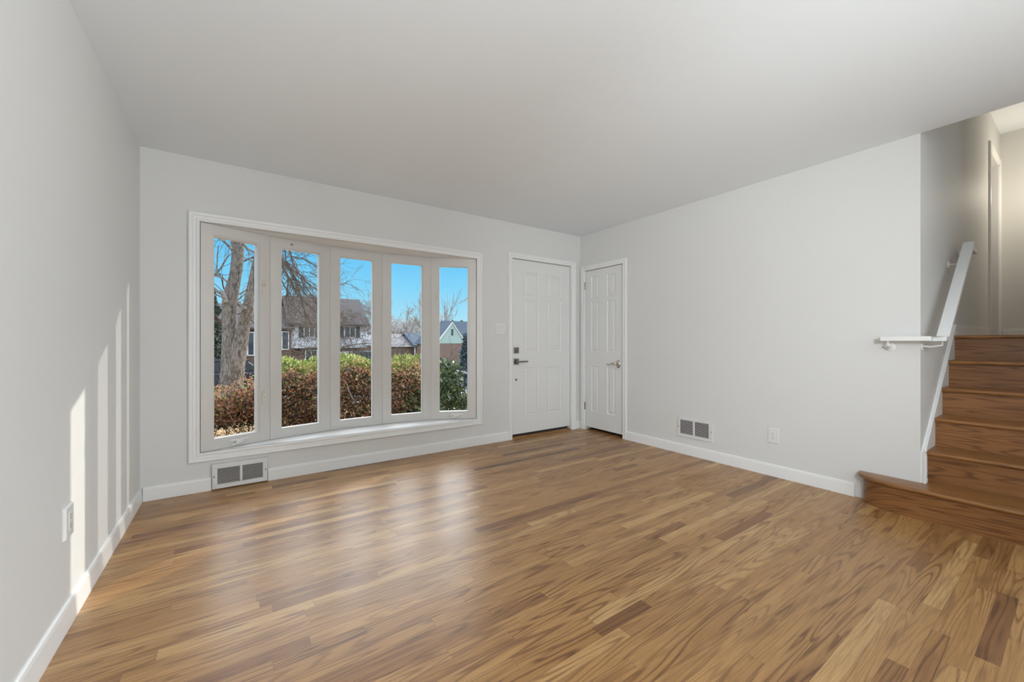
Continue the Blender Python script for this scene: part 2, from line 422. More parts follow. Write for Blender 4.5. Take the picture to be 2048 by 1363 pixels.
# ------------------------------------------------------------------ bow window
win = empty('window_1', ((WX0 + WX1) / 2, YB, WZ0)); win['kind'] = 'structure'
P = [(-0.212, 3.714), (0.237, 3.881), (0.715, 3.973), (1.195, 3.986), (1.680, 3.921), (2.108, 3.714)]
bm = nb()
WP = [(0, -.005), (0, .012), (.006, .018), (.018, .018), (.022, .012), (.040, .013), (.044, .020), (.060, .022), (.066, .018), (.066, 0)]
sweep(bm, [(WX0, WZ0, -1, -1), (WX0, WZ1, -1, 1), (WX1, WZ1, 1, 1), (WX1, WZ0, 1, -1)], WP, onback)
build('casing', bm, 'trim', win)
outl = P + [(P[5][0], YB + .01), (P[0][0], YB + .01)]
def bowplan(grow):
    c = Vector((.95, 2.2)); return [tuple(Vector(p) + (Vector(p) - c).normalized() * grow) for p in P]
bm = nb(); prism(bm, [(WX0, YB - .006)] + bowplan(.10) + [(WX1, YB - .006)], WZ0 - .06, WZ0); build('window_seat', bm, 'trim', win)
bm = nb(); prism(bm, [(WX0, YB - .004)] + bowplan(.10) + [(WX1, YB - .004)], WZ1, WZ1 + .06); build('head_board', bm, 'trim', win)
bm = nb(); prism(bm, [(WX0, YB + .21)] + bowplan(.16) + [(WX1, YB + .21)], WZ1 + .061, WZ1 + .16); build('outer_roof', bm, 'dark', win)

bm = nb(); bx(bm, WX0 - .03, WX0, YB - .002, YB + .2, WZ0 - .06, WZ1 + .06); bx(bm, WX1, WX1 + .03, YB - .002, YB + .2, WZ0 - .06, WZ1 + .06); build('side_jamb', bm, 'trim', win)
def window_panel(k):
    a, b = Vector(P[k]), Vector(P[k + 1]); d = b - a; w = d.length; u = d / w; n = Vector((-u.y, u.x))
    mx = Matrix(((u.x, n.x, 0, a.x), (u.y, n.y, 0, a.y), (0, 0, 1, 0), (0, 0, 0, 1)))
    casement = k in (0, 4)
    g0, g1, gz0, gz1 = .090, w - .090, .366, 1.892
    if casement: rec, T = .052, .07
    else: rec, T = .022, .06
    z0, z1 = WZ0 + .002, WZ1 - .001
    e = .0035
    bm = nb()
    st = .011 if casement else .007         # sloped / stepped stop round the glass
    for (x0, x1, q0, q1) in ((e, g0 - st, z0, z1), (g1 + st, w - e, z0, z1), (g0 - st, g1 + st, z0, gz0 - st), (g0 - st, g1 + st, gz1 + st, z1)):
        bx(bm, x0, x1, 0, T, q0, q1)
    bmesh.ops.transform(bm, matrix=mx, verts=bm.verts)
    fr = build('window_panel', bm, 'cream', win)
    bm = nb()
    s0 = .004 if not casement else .006
    for (x0, x1, q0, q1) in ((g0 - st, g0, gz0 - st, gz1 + st), (g1, g1 + st, gz0 - st, gz1 + st), (g0, g1, gz0 - st, gz0), (g0, g1, gz1, gz1 + st)):
        bx(bm, x0, x1, s0, T - .004, q0, q1)
    bmesh.ops.transform(bm, matrix=mx, verts=bm.verts)
    build('glazing_stop', bm, 'cream', fr)
    bm = nb(); bx(bm, g0 - .003, g1 + .003, rec, rec + .004, gz0 - .003, gz1 + .003, mx); build('pane', bm, 'glass', fr)
    # outer mullion that closes the wedge between neighbours
    if k < 4:
        bm = nb(); bx(bm, w - .004, w + .012, .0035, T + .02, z0, z1, mx); build('mullion', bm, 'cream', win)
    if casement:
        # crank operator on the bottom rail
        c = w * (.53 if k == 0 else .56); zc = .318
        bm = nb(); bx(bm, c - .062, c + .062, -.014, 0, zc + .010, zc + .024, mx); bx(bm, c - .028, c + .028, -.020, 0, zc - .004, zc + .012, mx)
        op = build('crank_operator', bm, 'plastic', fr, bevel=.004)
        bm = nb(); tube(bm, [mx @ Vector(q) for q in ((c + .014, -.018, zc + .004), (c + .012, -.032, zc + .002), (c - .03, -.034, zc - .006), (c - .062, -.030, zc - .014))], [.006, .006, .0055, .007], 8)
        build('crank_handle', bm, 'plastic', fr, smooth=True)
        for zc in (1.545, .640):
            s = (g1 + .040) if k == 0 else (g0 - .028)
            bm = nb(); bx(bm, s - .010, s + .010, -.008, 0, zc - .055, zc + .055, mx)
            tube(bm, [mx @ Vector(q) for q in ((s, -.008, zc + .01), (s + .006, -.024, zc + .022), (s + .012, -.024, zc + .045), (s + .010, -.020, zc + .062))], [.008, .007, .006, .004], 8)
            build('sash_lock', bm, 'ivory', fr, bevel=.003)
    if k == 1:
        bm = nb(); disc(bm, mx @ Vector((.165, 0, 1.935)), mx.to_3x3() @ Vector((0, -1, 0)), .009, .004, 12)
        tube(bm, [mx @ Vector(q) for q in ((.165, -.003, 1.938), (.165, -.016, 1.936), (.165, -.02, 1.928), (.165, -.013, 1.921))], .0028, 6)
        build('hook', bm, 'brass', fr, smooth=40)
for k in range(5): window_panel(k)

# ------------------------------------------------------------------ doors
def door_slab(bm, w, h, cols, rows, T=.04):
    """front face at y=0 looking to -y, raised panels; local x 0..w, z 0..h"""
    xs = sorted({0, w} | {c for q in cols for c in q}); zs = sorted({0, h} | {c for q in rows for c in q})
    for i in range(len(xs) - 1):
        for j in range(len(zs) - 1):
            x0, x1, z0, z1 = xs[i], xs[i + 1], zs[j], zs[j + 1]
            if any(abs(c[0] - x0) < 1e-6 for c in cols) and any(abs(r[0] - z0) < 1e-6 for r in rows):
                rings = []
                for o, y in ((0, 0), (.004, .004), (.013, .0075), (.019, .0075), (.030, .003), (.034, .0015)):
                    rings.append([bm.verts.new(v) for v in ((x0 + o, y, z0 + o), (x1 - o, y, z0 + o), (x1 - o, y, z1 - o), (x0 + o, y, z1 - o))])
                for A, B in zip(rings, rings[1:]):
                    for k in range(4): bm.faces.new((A[k], A[(k + 1) % 4], B[(k + 1) % 4], B[k]))
                bm.faces.new(rings[-1])
            else:
                bm.faces.new([bm.verts.new(v) for v in ((x0, 0, z0), (x1, 0, z0), (x1, 0, z1), (x0, 0, z1))])
    bmesh.ops.remove_doubles(bm, verts=bm.verts, dist=1e-5)
    q = [bm.verts.new(v) for v in ((0, 0, 0), (w, 0, 0), (w, 0, h), (0, 0, h), (0, T, 0), (w, T, 0), (w, T, h), (0, T, h))]
    for f in ((4, 7, 6, 5), (0, 4, 5, 1), (1, 5, 6, 2), (2, 6, 7, 3), (3, 7, 4, 0)): bm.faces.new([q[i] for i in f])
    bmesh.ops.remove_doubles(bm, verts=bm.verts, dist=1e-5)
ROWS = [(.240, .800), (.982, 1.592), (1.640, 1.905)]

# front door
d1 = empty('door_1', ((DX0 + DX1) / 2, YB, 0)); d1['kind'] = 'structure'
bm = nb(); FY = 3.732; zb = .046
door_slab(bm, DX1 - DX0 - .012, DZ - zb - .006, [(2.748 - 2.573, 2.966 - 2.573), (3.093 - 2.573, 3.318 - 2.573)], [(a - zb, b - zb) for a, b in ROWS])
bmesh.ops.transform(bm, matrix=Matrix.Translation((DX0 + .005, FY, zb)), verts=bm.verts)
build('door_slab', bm, 'door', d1)
bm = nb(); sweep(bm, [(DX0, 0, -1, 0), (DX0, DZ, -1, 1), (DX1 + .004, DZ, 1.18, 1), (DX1 + .004, 0, 1.18, 0)], CASE, onback, False); build('casing', bm, 'trim', d1)
bm = nb(); bx(bm, DX0 - .001, DX0 + .001, YB, YB + .2, 0, DZ); bx(bm, DX1 - .001, DX1 + .003, YB - .001, YB + .2, 0, DZ); bx(bm, DX0, DX1, YB, YB + .2, DZ - .001, DZ + .001)
bx(bm, DX0, DX1, FY + .046, FY + .09, DZ - .02, DZ); bx(bm, DX0, DX0 + .015, FY + .046, FY + .09, 0, DZ); bx(bm, DX1 - .015, DX1, FY + .046, FY + .09, 0, DZ)
build('jamb', bm, 'trim', d1)
bm = nb(); bx(bm, DX0 + .001, DX1 - .001, YB + .006, YB + .2, -.02, .016); build('threshold', bm, 'saddle', d1, bevel=.006)
bm = nb(); bx(bm, DX0 + .016, DX1 - .016, FY + .03, FY + .08, .0165, zb + .01); build('door_gap_shade', bm, 'dark', d1)  # dark strip standing in for the shade in the gap under the door
def knobplate(z0, z1):
    bm = nb(); bx(bm, 2.602, 2.672, FY - .010, FY, z0, z1); return bm
pl = build('deadbolt', knobplate(.968, 1.036), 'nickel', d1, bevel=.003)
bm = nb(); disc(bm, (2.637, FY - .010, 1.002), (0, -1, 0), .022, .008, 20); bx(bm, 2.622, 2.652, FY - .032, FY - .016, .996, 1.008); build('thumb_turn', bm, 'nickel', pl, bevel=.002)
pl = build('handle_plate', knobplate(.840, .908), 'nickel', d1, bevel=.003)
bm = nb(); disc(bm, (2.637, FY - .010, .874), (0, -1, 0), .020, .03, 20); bx(bm, 2.625, 2.772, FY - .052, FY - .038, .866, .882); build('lever', bm, 'nickel', pl, bevel=.003)
bm = nb(); disc(bm, (2.637, FY, .667), (0, -1, 0), .014, .006, 18); o = build('peep_bolt', bm, 'nickel', d1, smooth=40)
for z in (1.80, 1.06, .30):
    bm = nb(); tube(bm, [(DX1 - .002, FY - .006, z - .045), (DX1 - .002, FY - .006, z + .045)], .006, 10); bx(bm, DX1 - .0035, DX1 - .001, FY - .012, FY + .02, z - .044, z + .044)
    build('hinge', bm, 'plastic', d1, smooth=40)

# closet door
d2 = empty('door_2', (XR, (CY0 + CY1) / 2, 0)); d2['kind'] = 'structure'
bm = nb(); FX = XR + .010; zb2 = .038
wd = CY1 - CY0 - .010
door_slab(bm, wd, CZ1 - zb2 - .006, [(CY1 - .005 - 3.530, CY1 - .005 - 3.402), (CY1 - .005 - 3.273, CY1 - .005 - 3.158 + .010)], [(a - zb2, b - zb2) for a, b in ROWS], .035)
bmesh.ops.transform(bm, matrix=Matrix.Translation((FX, CY1 - .005, zb2)) @ Matrix.Rotation(math.radians(-90), 4, 'Z'), verts=bm.verts)
build('door_slab', bm, 'door', d2)
bm = nb(); sweep(bm, [(CY1, 0, 1, 0), (CY1, CZ1, 1, 1), (CY0, CZ1, -1, 1), (CY0, 0, -1, 0)], CASE, onright, False); build('casing', bm, 'trim', d2)
bm = nb(); bx(bm, XR, XR + .115, CY0 - .001, CY0 + .001, 0, CZ1); bx(bm, XR, XR + .115, CY1 - .001, CY1 + .001, 0, CZ1); bx(bm, XR, XR + .115, CY0, CY1, CZ1 - .001, CZ1 + .001); build('jamb', bm, 'trim', d2)
bm = nb()
pc = Vector((FX, 3.103, .842))
for i in range(1): tube(bm, [pc, pc + Vector((-.006, 0, 0)), pc + Vector((-.012, 0, 0)), pc + Vector((-.016, 0, 0))], [1, 1, .86, .5], 28)
for v in bm.verts: v.co.y = pc.y + (v.co.y - pc.y) * .030; v.co.z = pc.z + (v.co.z - pc.z) * .048
rp = build('handle_rosette', bm, 'chrome', d2, smooth=50)
bm = nb(); tube(bm, [pc + Vector(q) for q in ((-.012, 0, .002), (-.045, 0, .002), (-.050, .012, .004), (-.050, .045, .012), (-.050, .085, -.004), (-.050, .120, -.006), (-.046, .135, .002))], [.011, .010, .009, .008, .007, .006, .004], 10); build('lever', bm, 'chrome', rp, smooth=True)
for z in (1.80, .295):
    bm = nb(); tube(bm, [(XR - .003, CY1 - .002, z - .045), (XR - .003, CY1 - .002, z + .045)], .006, 10)
    for q in (-.036, .0, .036): tube(bm, [(XR - .003, CY1 - .002, z + q - .006), (XR - .003, CY1 - .002, z + q + .006)], .0075, 10)
    build('hinge', bm, 'nickel', d2, smooth=40)

# upper hall doorway: casing and jamb on the stair wall
d3 = empty('door_3', ((UX0 + UX1) / 2, YS, ZU)); d3['kind'] = 'structure'
bm = nb(); sweep(bm, [(UX0, ZU, -1, 0), (UX0, UZ, -1, 1), (UX1, UZ, 1, 1), (UX1, ZU, 1, 0)], CASE, lambda a, z, t: (a, YS - t, z), False); build('casing', bm, 'trim', d3)
bm = nb(); bx(bm, UX0 - .002, UX0 + .012, YS - .002, YS + .122, ZU, UZ); bx(bm, UX1 - .012, UX1 + .002, YS - .002, YS + .122, ZU, UZ); bx(bm, UX0, UX1, YS - .002, YS + .122, UZ - .012, UZ + .002); build('jamb', bm, 'trim', d3)

# ------------------------------------------------------------------ staircase
st = empty('staircase', (XR, .12, 0)); tag(st, 'oak staircase with rounded bottom step rising to the upper hall', 'stairs')
RISE = ZU / 6.0
NOSE = [3.450, 3.723, 3.955, 4.187, 4.419, 4.651]
YN = -.378
def nosed(bm, x0, x1, ya, yb, ztop, th=.028):
    n = 6; pr = []
    for i in range(n + 1):
        q = -math.pi / 2 - math.pi * i / n
        pr.append((x0 + th / 2 + math.cos(q) * th / 2 if False else x0 + th / 2 - math.sin(math.pi * i / n) * th / 2, ztop - th / 2 - math.cos(math.pi * i / n) * th / 2))
    pr = pr + [(x1, ztop), (x1, ztop - th)]
    a = [bm.verts.new((x, ya, z)) for x, z in pr]; b = [bm.verts.new((x, yb, z)) for x, z in pr]
    m = len(pr); bm.faces.new(a); bm.faces.new(b[::-1])
    for i in range(m): bm.faces.new((a[i], a[(i + 1) % m], b[(i + 1) % m], b[i]))
def bull(x, ymax, n=14, xi=XR - .001):
    """plan outline of the rounded starting step"""
    pts = [(x, YN)]; yc = .66
    for i in range(n + 1):
        q = math.pi / 2 * i / n
        pts.append((xi - (xi - x) * math.cos(q) ** .9, yc + (ymax - yc) * math.sin(q) ** 1.0))
    return pts
zt = RISE
bm = nb()
pl_ = bull(NOSE[0] + .012, .935)
outer = []
th = .028
rings = []
for i in range(7):
    a = math.pi * i / 6; g = math.sin(a) * th / 2; z = zt - th / 2 - math.cos(a) * th / 2
    rings.append([bm.verts.new((x, y, z)) for x, y in bull(NOSE[0] + th / 2 - g, .935 - th / 2 + g)])
for A, B in zip(rings, rings[1:]):
    for k in range(len(A) - 1): bm.faces.new((A[k], A[k + 1], B[k + 1], B[k]))
ext = lambda z: [bm.verts.new((XR - .001, YS - .001, z)), bm.verts.new((NOSE[1] + .03, YS - .001, z)), bm.verts.new((NOSE[1] + .03, YN, z))]
top = rings[-1] + ext(zt); bot = rings[0] + ext(zt - th)
bm.faces.new(top); bm.faces.new(bot[::-1])
build('tread', bm, 'tread', st, smooth=35)
bm = nb(); prism(bm, bull(NOSE[0] + .025, .905) + [(XR - .001, YS), (XR + .06, YS - .002), (XR + .06, YN)], 0, zt - th); build('riser', bm, 'riser', st, smooth=35)
for i in range(1, 6):
    z = RISE * (i + 1)
    bm = nb(); nosed(bm, NOSE[i], (NOSE[i + 1] + .03) if i < 5 else 4.70, YN, YS - .0125, z); build('tread', bm, 'tread', st, smooth=35)
    bm = nb(); bx(bm, NOSE[i] + .025, NOSE[i] + .045, YN, YS - .0125, z - RISE, z - .028); build('riser', bm, 'riser', st)
    bm = nb(); bx(bm, NOSE[i] + .017, NOSE[i] + .0255, YN, YS - .0125, z - .038, z - .028); build('cove_moulding', bm, 'riser', st)
# skirt board against the wall, and its fluted end block
sk = lambda x: RISE * 2 + (x - NOSE[1]) * (RISE / .232)
bm = nb()
pts = [(XR + .004, zt), (XR + .05, zt), (4.72, ZU - .2), (4.74, ZU - .01), (4.74, ZU + .085), (4.70, ZU + .085), (4.665, sk(4.665) + .065), (XR + .045, sk(XR + .045) + .065), (XR + .004, .388)]
prism(bm, [(x, z) for x, z in pts], 0, .0124, Matrix(((1, 0, 0, 0), (0, 0, -1, YS), (0, 1, 0, 0), (0, 0, 0, 1)))); struct('trim_1', bm, 'trim')
bm = nb()
capp = [(XR + .045, sk(XR + .045) + .065), (4.665, sk(4.665) + .065), (4.70, ZU + .085), (4.74, ZU + .085)]
prism(bm, [(x, z + .002) for x, z in capp] + [(x, z - .022) for x, z in capp[::-1]], .010, .021, Matrix(((1, 0, 0, 0), (0, 0, -1, YS), (0, 1, 0, 0), (0, 0, 0, 1)))); struct('trim_3', bm, 'trim', bevel=.003)
bm = nb()
for i, (a, b, t) in enumerate(((.002, .012, .016), (.014, .022, .020), (.024, .032, .018), (.034, .044, .022))): bx(bm, XR + a, XR + b, YS - t, YS - .011, zt, .386 - i * .004)
bx(bm, XR + .002, XR + .044, YS - .014, YS - .011, zt, .380); bx(bm, XR - .002, XR + .050, YS - .026, YS - .012, zt, zt + .022)
struct('trim_2', bm, 'trim', bevel=.002)

# handrail
hr = empty('handrail', (XR, .55, 1.1)); tag(hr, 'flat white wall handrail climbing beside the oak staircase', 'handrail')
def flatbar(bm, path, w, t):
    rows = []
    for (p, side, up) in path:
        p, side, up = Vector(p), Vector(side), Vector(up)
        rows.append([bm.verts.new(p + side * sx * w / 2 + up * sz * t / 2) for sx, sz in ((-1, -1), (1, -1), (1, 1), (-1, 1))])
    for A, B in zip(rows, rows[1:]):
        for k in range(4): bm.faces.new((A[k], A[(k + 1) % 4], B[(k + 1) % 4], B[k]))
    bm.faces.new(rows[0][::-1]); bm.faces.new(rows[-1])
RX, RYY, RZ = XR - .072, YS - .092, 1.118
sl = Vector((-.64, 0, .77)).normalized()
bm = nb()
flatbar(bm, [((RX, .80, RZ), (1, 0, 0), (0, 0, 1)), ((RX, RYY, RZ), (1, -1, 0), (0, 0, 1)), ((3.668, RYY, RZ), (0, -1, 0), (-.2, 0, 1)), ((4.62, RYY, RZ + .735), (0, -1, 0), (-.64, 0, .77))], .058, .030)
build('rail', bm, 'trim', hr, bevel=.004)
def bracket(base, nrm, top):
    base, nrm, top = Vector(base), Vector(nrm), Vector(top)
    bm = nb(); disc(bm, base, nrm, .026, .008, 18)
    tube(bm, [base + nrm * .006, base + nrm * .045 + Vector((0, 0, -.004)), Vector((top.x, top.y, top.z - .03)), top], .006, 8)
    build('bracket', bm, 'trim', hr, smooth=40)
bracket((XR, .765, 1.062), (-1, 0, 0), (RX, .765, RZ - .014))
bracket((3.662, YS, 1.070), (0, -1, 0), (3.662, RYY, RZ - .012))
bracket((4.50, YS, 1.690), (0, -1, 0), (4.50, RYY, RZ + .735 * (4.50 - 3.668) / .952 - .016))
bm = nb(); bx(bm, 4.60, 4.92, RYY - .014, RYY + .016, 1.805, 1.845); bx(bm, 4.885, 4.92, RYY + .016, YS, 1.805, 1.845); build('end_return', bm, 'trim', hr, bevel=.006)

# ------------------------------------------------------------------ vents, outlets, switch
def vent(name, a0, a1, z0, z1, fn, depth, banks, mz, nsl, label):
    root = empty(name, Vector(fn((a0 + a1) / 2, z0, 0))); tag(root, label, 'vent')
    bm = nb()
    def rbox(b, p0, p1, q0, q1, t0, t1):
        v = [b.verts.new(fn(a, z, t)) for t in (t0, t1) for z in (q0, q1) for a in (p0, p1)]
        for f in ((0, 1, 3, 2), (4, 6, 7, 5), (0, 4, 5, 1), (1, 5, 7, 3), (3, 7, 6, 2), (2, 6, 4, 0)): b.faces.new([v[i] for i in f])
    zz0, zz1 = z0 + mz[0], z1 - mz[1]
    rbox(bm, a0, a1, z0, zz0, .001, depth); rbox(bm, a0, a1, zz1, z1, .001, depth)
    ed = [a0] + [e for b_ in banks for e in b_] + [a1]
    for i in range(0, len(ed), 2): rbox(bm, ed[i], ed[i + 1], zz0, zz1, .001, depth)
    build('frame', bm, 'grille', root, bevel=.002)
    for (b0, b1) in banks:
        bm = nb(); h = (zz1 - zz0) / nsl
        for j in range(nsl):
            zc = zz0 + h * j
            v = [bm.verts.new(fn(a, z, t)) for a in (b0, b1) for z, t in ((zc + h * .50, depth - .002), (zc + h * .80, depth - .002), (zc + h * .34, depth - .014), (zc + h * .14, depth - .014))]
            for f in ((0, 1, 2, 3), (7, 6, 5, 4), (0, 4, 5, 1), (1, 5, 6, 2), (2, 6, 7, 3), (3, 7, 4, 0)): bm.faces.new([v[q] for q in f])
        build('louvers', bm, 'grille', root)
    bm = nb(); rbox(bm, banks[0][0] - .004, banks[-1][1] + .004, zz0 - .004, zz1 + .004, .0015, .003); build('vent_shade_sheet', bm, 'dark', root)  # dark sheet behind the louvers stands in for the unlit duct
    for a in (a0 + .012, a1 - .012):
        bm = nb(); c = Vector(fn(a, (z0 + z1) / 2, depth)); nn = Vector(fn(a, z0, 1)) - Vector(fn(a, z0, 0)); disc(bm, c - nn * .001, nn, .005, .0025, 10); build('screw', bm, 'nickel', root)
vent('floor_register', -.140, .209, .010, .192, onback, .032, [(-.108, .030), (.046, .178)], (.030, .034), 17, 'white baseboard vent grille under the big bow window')
vent('wall_vent', 1.982, 2.338, .168, .360, onright, .012, [(2.020, 2.160), (2.176, 2.312)], (.030, .026), 12, 'white louvered vent grille low on the right wall')

def plate(name, fn, a, z, w, h, t=.007):
    bm = nb()
    v = [bm.verts.new(fn(a + sa, z + sz, tt)) for tt, k in ((0.0005, 1), (t * .5, 1), (t, .94)) for sa, sz in ((-w / 2 * k, -h / 2 * k), (w / 2 * k, -h / 2 * k), (w / 2 * k, h / 2 * k), (-w / 2 * k, h / 2 * k))]
    for r in (0, 4):
        for k in range(4): bm.faces.new((v[r + k], v[r + (k + 1) % 4], v[r + 4 + (k + 1) % 4], v[r + 4 + k]))
    bm.faces.new(v[8:12]); bm.faces.new(v[3::-1])
    return bm
def rb2(bm, fn, a0, a1, z0, z1, t0, t1):
    v = [bm.verts.new(fn(a, z, t)) for t in (t0, t1) for z in (z0, z1) for a in (a0, a1)]
    for f in ((0, 1, 3, 2), (4, 6, 7, 5), (0, 4, 5, 1), (1, 5, 7, 3), (3, 7, 6, 2), (2, 6, 4, 0)): bm.faces.new([v[i] for i in f])
onleft = lambda a, z, t: (XL + t, a, z)
# outlet on the right wall
ro = empty('wall_outlet', (XR, 1.479, .272)); tag(ro, 'white wall outlet low on the right wall beside the vent', 'outlet')
build('cover_plate', plate('p', onright, 1.479, .330, .080, .120), 'plastic', ro)
bm = nb(); rb2(bm, onright, 1.462, 1.496, .296, .364, .0068, .0088); f_ = build('receptacle', bm, 'plastic', ro, bevel=.001)
for dz in (-.018, .018):
    bm = nb(); rb2(bm, onright, 1.471, 1.4725, .330 + dz, .339 + dz, .0085, .0091); rb2(bm, onright, 1.4855, 1.487, .330 + dz, .339 + dz, .0085, .0091)
    rb2(bm, onright, 1.477, 1.481, .321 + dz, .326 + dz, .0085, .0091); build('slots', bm, 'dark', f_)
# outlet on the left wall (thick plate near the sun stripes)
lo = empty('wall_outlet', (XL, 2.25, .345)); tag(lo, 'white wall outlet low on the left wall by the sun stripes', 'outlet')
build('cover_plate', plate('p', onleft, 2.252, .404, .086, .124, .012), 'plastic', lo)
bm = nb(); rb2(bm, onleft, 2.234, 2.270, .370, .438, .0118, .0142); f_ = build('receptacle', bm, 'plastic', lo, bevel=.001)
for dz in (-.018, .018):
    bm = nb(); rb2(bm, onleft, 2.244, 2.2455, .404 + dz, .413 + dz, .014, .0146); rb2(bm, onleft, 2.2585, 2.26, .404 + dz, .413 + dz, .014, .0146)
    rb2(bm, onleft, 2.250, 2.254, .395 + dz, .400 + dz, .014, .0146); build('slots', bm, 'dark', f_)
# double light switch by the front door
sw = empty('light_switch', (2.411, YB, 1.18)); tag(sw, 'white double rocker light switch between window and front door', 'light switch')
build('cover_plate', plate('p', onback, 2.411, 1.243, .130, .130), 'plastic', sw)
for dx in (-.024, .024):
    bm = nb(); rb2(bm, onback, 2.411 + dx - .016, 2.411 + dx + .016, 1.209, 1.277, .0068, .0085)
    v = [bm.verts.new(onback(2.411 + dx + a, z, t)) for a in (-.014, .014) for z, t in ((1.211, .0085), (1.211, .010), (1.243, .0095), (1.275, .0135), (1.275, .0085))]
    for f in ((0, 1, 2, 3, 4), (9, 8, 7, 6, 5), (1, 6, 7, 2), (2, 7, 8, 3), (3, 8, 9, 4), (0, 5, 6, 1)): bm.faces.new([v[i] for i in f])
    build('rocker', bm, 'plastic', sw)
#EXTERIOR
# ------------------------------------------------------------------ outside: ground, street
M['lawn'] = rough_mat('winter_lawn', (0.18, 0.125, 0.05), (0.15, 0.13, 0.04), .8, 1, .4)
M['soil'] = rough_mat('leaf_litter_ground', (.42, .28, .14), (.24, .14, .06), 6, 1, .6)
M['road'] = rough_mat('asphalt', (0.13, 0.135, 0.15), (0.16, 0.165, 0.18), 3, 1, .2)
M['bark'] = rough_mat('grey_bark', (.045, .036, .03), (.30, .265, .235), 30, .30, 1.0)
M['barkred'] = rough_mat('brown_bark', (0.05, 0.025, 0.0175), (0.11, 0.06, 0.04), 12, .3, .8)
M['twig'] = rough_mat('twig_bark', (0.075, 0.055, 0.0425), (0.17, 0.13, 0.1), 8, .5, 0)
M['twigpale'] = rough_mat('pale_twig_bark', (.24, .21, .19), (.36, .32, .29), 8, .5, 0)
M['twighaze'] = rough_mat('haze_tinted_twig_bark', (.36, .34, .33), (.46, .43, .42), 4, .5, 0)  # far trees: distance haze mixed into the bark colour
M['twigdark'] = rough_mat('dark_twig_bark', (0.03, 0.025, 0.0225), (0.08, 0.06, 0.05), 8, .5, 0)
M['brick'] = brick('red_brick', (0.11, 0.0425, 0.025), (0.15, 0.06, 0.0375), (0.18, 0.15, 0.13))
M['brickpale'] = brick('rose_brick', (0.21, 0.12, 0.095), (0.24, 0.14, 0.11), (0.25, 0.21, 0.19))
M['siding'] = courses('white_siding', (.56, .57, .62), (.36, .38, .43), .2, .05)
M['mint'] = courses('mint_siding', (.34, .43, .41), (0.15, 0.22, 0.215), .2, .06)
M['shingle'] = courses('grey_shingles', (0.062, 0.052, 0.052), (0.03, 0.026, 0.026), .22, .35)
M['shingleblue'] = courses('blue_grey_shingles', (0.035, 0.055, 0.085), (0.018, 0.028, 0.045), .22, .3)
M['shinglepale'] = courses('pale_shingles', (0.17, 0.155, 0.155), (0.1, 0.09, 0.09), .22, .25)
M['housetrim'] = paint('house_trim', (.62, .63, .65), .5, .02, 2, 0)
M['shutter'] = paint('dark_shutter', (0.0175, 0.0225, 0.0325), .5, .1, 5, 0)
M['windark'] = paint('house_window_glass', (0.03, 0.04, 0.055), .08, .2, 2, 0, 1, .8)
M['carteal'] = paint('teal_car_paint', (0.05, 0.11, 0.14), .25, .05, 2, 0)
M['cardark'] = paint('dark_blue_car_paint', (0.01, 0.015, 0.03), .22, .05, 2, 0)
M['carglass'] = paint('car_glass', (0.015, 0.035, 0.045), .06, .1, 2, 0)
M['tyre'] = paint('tyre_rubber', (0.01, 0.01, 0.01), .8, .1, 9, 0)
M['bluebin'] = paint('blue_bin_plastic', (0.01, 0.035, 0.15), .4, .05, 5, 0)
M['iron'] = paint('grey_painted_iron', (0.15, 0.155, 0.17), .4, .1, 20, 0)
M['lf_brown'] = leafmat('bronze_hedge_leaf', [(0, (.06, .024, .013)), (.3, (.20, .075, .036)), (.6, (.46, .22, .11)), (.85, (.60, .38, .19)), (1, (.24, .25, .06))], .45)
M['lf_green'] = leafmat('green_hedge_leaf', [(0, (.05, .10, .018)), (.4, (.19, .26, .05)), (.75, (.40, .42, .11)), (1, (.56, .53, .24))], .4)
M['lf_olive'] = leafmat('shaded_olive_hedge_leaf', [(0, (.012, .014, .006)), (.55, (.035, .036, .012)), (.8, (.10, .11, .03)), (1, (.24, .24, .07))], .3)  # inner leaves, olive darkened to paint the shade inside the hedge
M['lf_gloss'] = leafmat('glossy_evergreen_leaf', [(0, (0.00744, 0.0248, 0.0093)), (.5, (0.0248, 0.0682, 0.0217)), (.8, (0.0744, 0.1364, 0.0372)), (1, (0.186, 0.2108, 0.0868))], .15, .22)
M['lf_conifer'] = leafmat('conifer_needles', [(0, (0.00744, 0.0186, 0.0124)), (.6, (0.031, 0.0527, 0.031)), (1, (0.0806, 0.1054, 0.062))], .1, .6)
M['lf_blue'] = leafmat('blue_green_needles', [(0, (0.0062, 0.0248, 0.0341)), (.6, (0.0186, 0.062, 0.0806)), (1, (0.0496, 0.124, 0.1364))], .1, .6)
M['lf_dry'] = leafmat('dry_maple_leaf', [(0, (0.341, 0.1736, 0.0744)), (1, (0.372, 0.2046, 0.0992))], .3)

def gz(y):
    if y < 6.5: return -.35
    if y < 30: return -.35 - 1.35 * (y - 6.5) / 23.5
    return -1.70
def strip(name, ys, x0, x1, mat, lift=0.0):
    bm = nb(); rows = []
    xs = [x0 + (x1 - x0) * i / 24 for i in range(25)]
    r = random.Random(3)
    for y in ys: rows.append([bm.verts.new((x, y, gz(y) + lift + (r.uniform(-.02, .02) if lift == 0 and y > 7 else 0))) for x in xs])
    for A, B in zip(rows, rows[1:]):
        for i in range(24): bm.faces.new((A[i], A[i + 1], B[i + 1], B[i]))
    return struct(name, bm, mat)
strip('yard_ground', [YB + .2, 5.2, 6.5, 8, 10, 12.0], -40, 60, 'soil')
strip('lawn', [12.0, 14, 17, 20, 23, 26, 30, 36, 45, 60, 80, 130, 220], -120, 180, 'lawn', -.03)
strip('street', [12.0, 14, 17, 20, 22], -60, 90, 'road', .0)

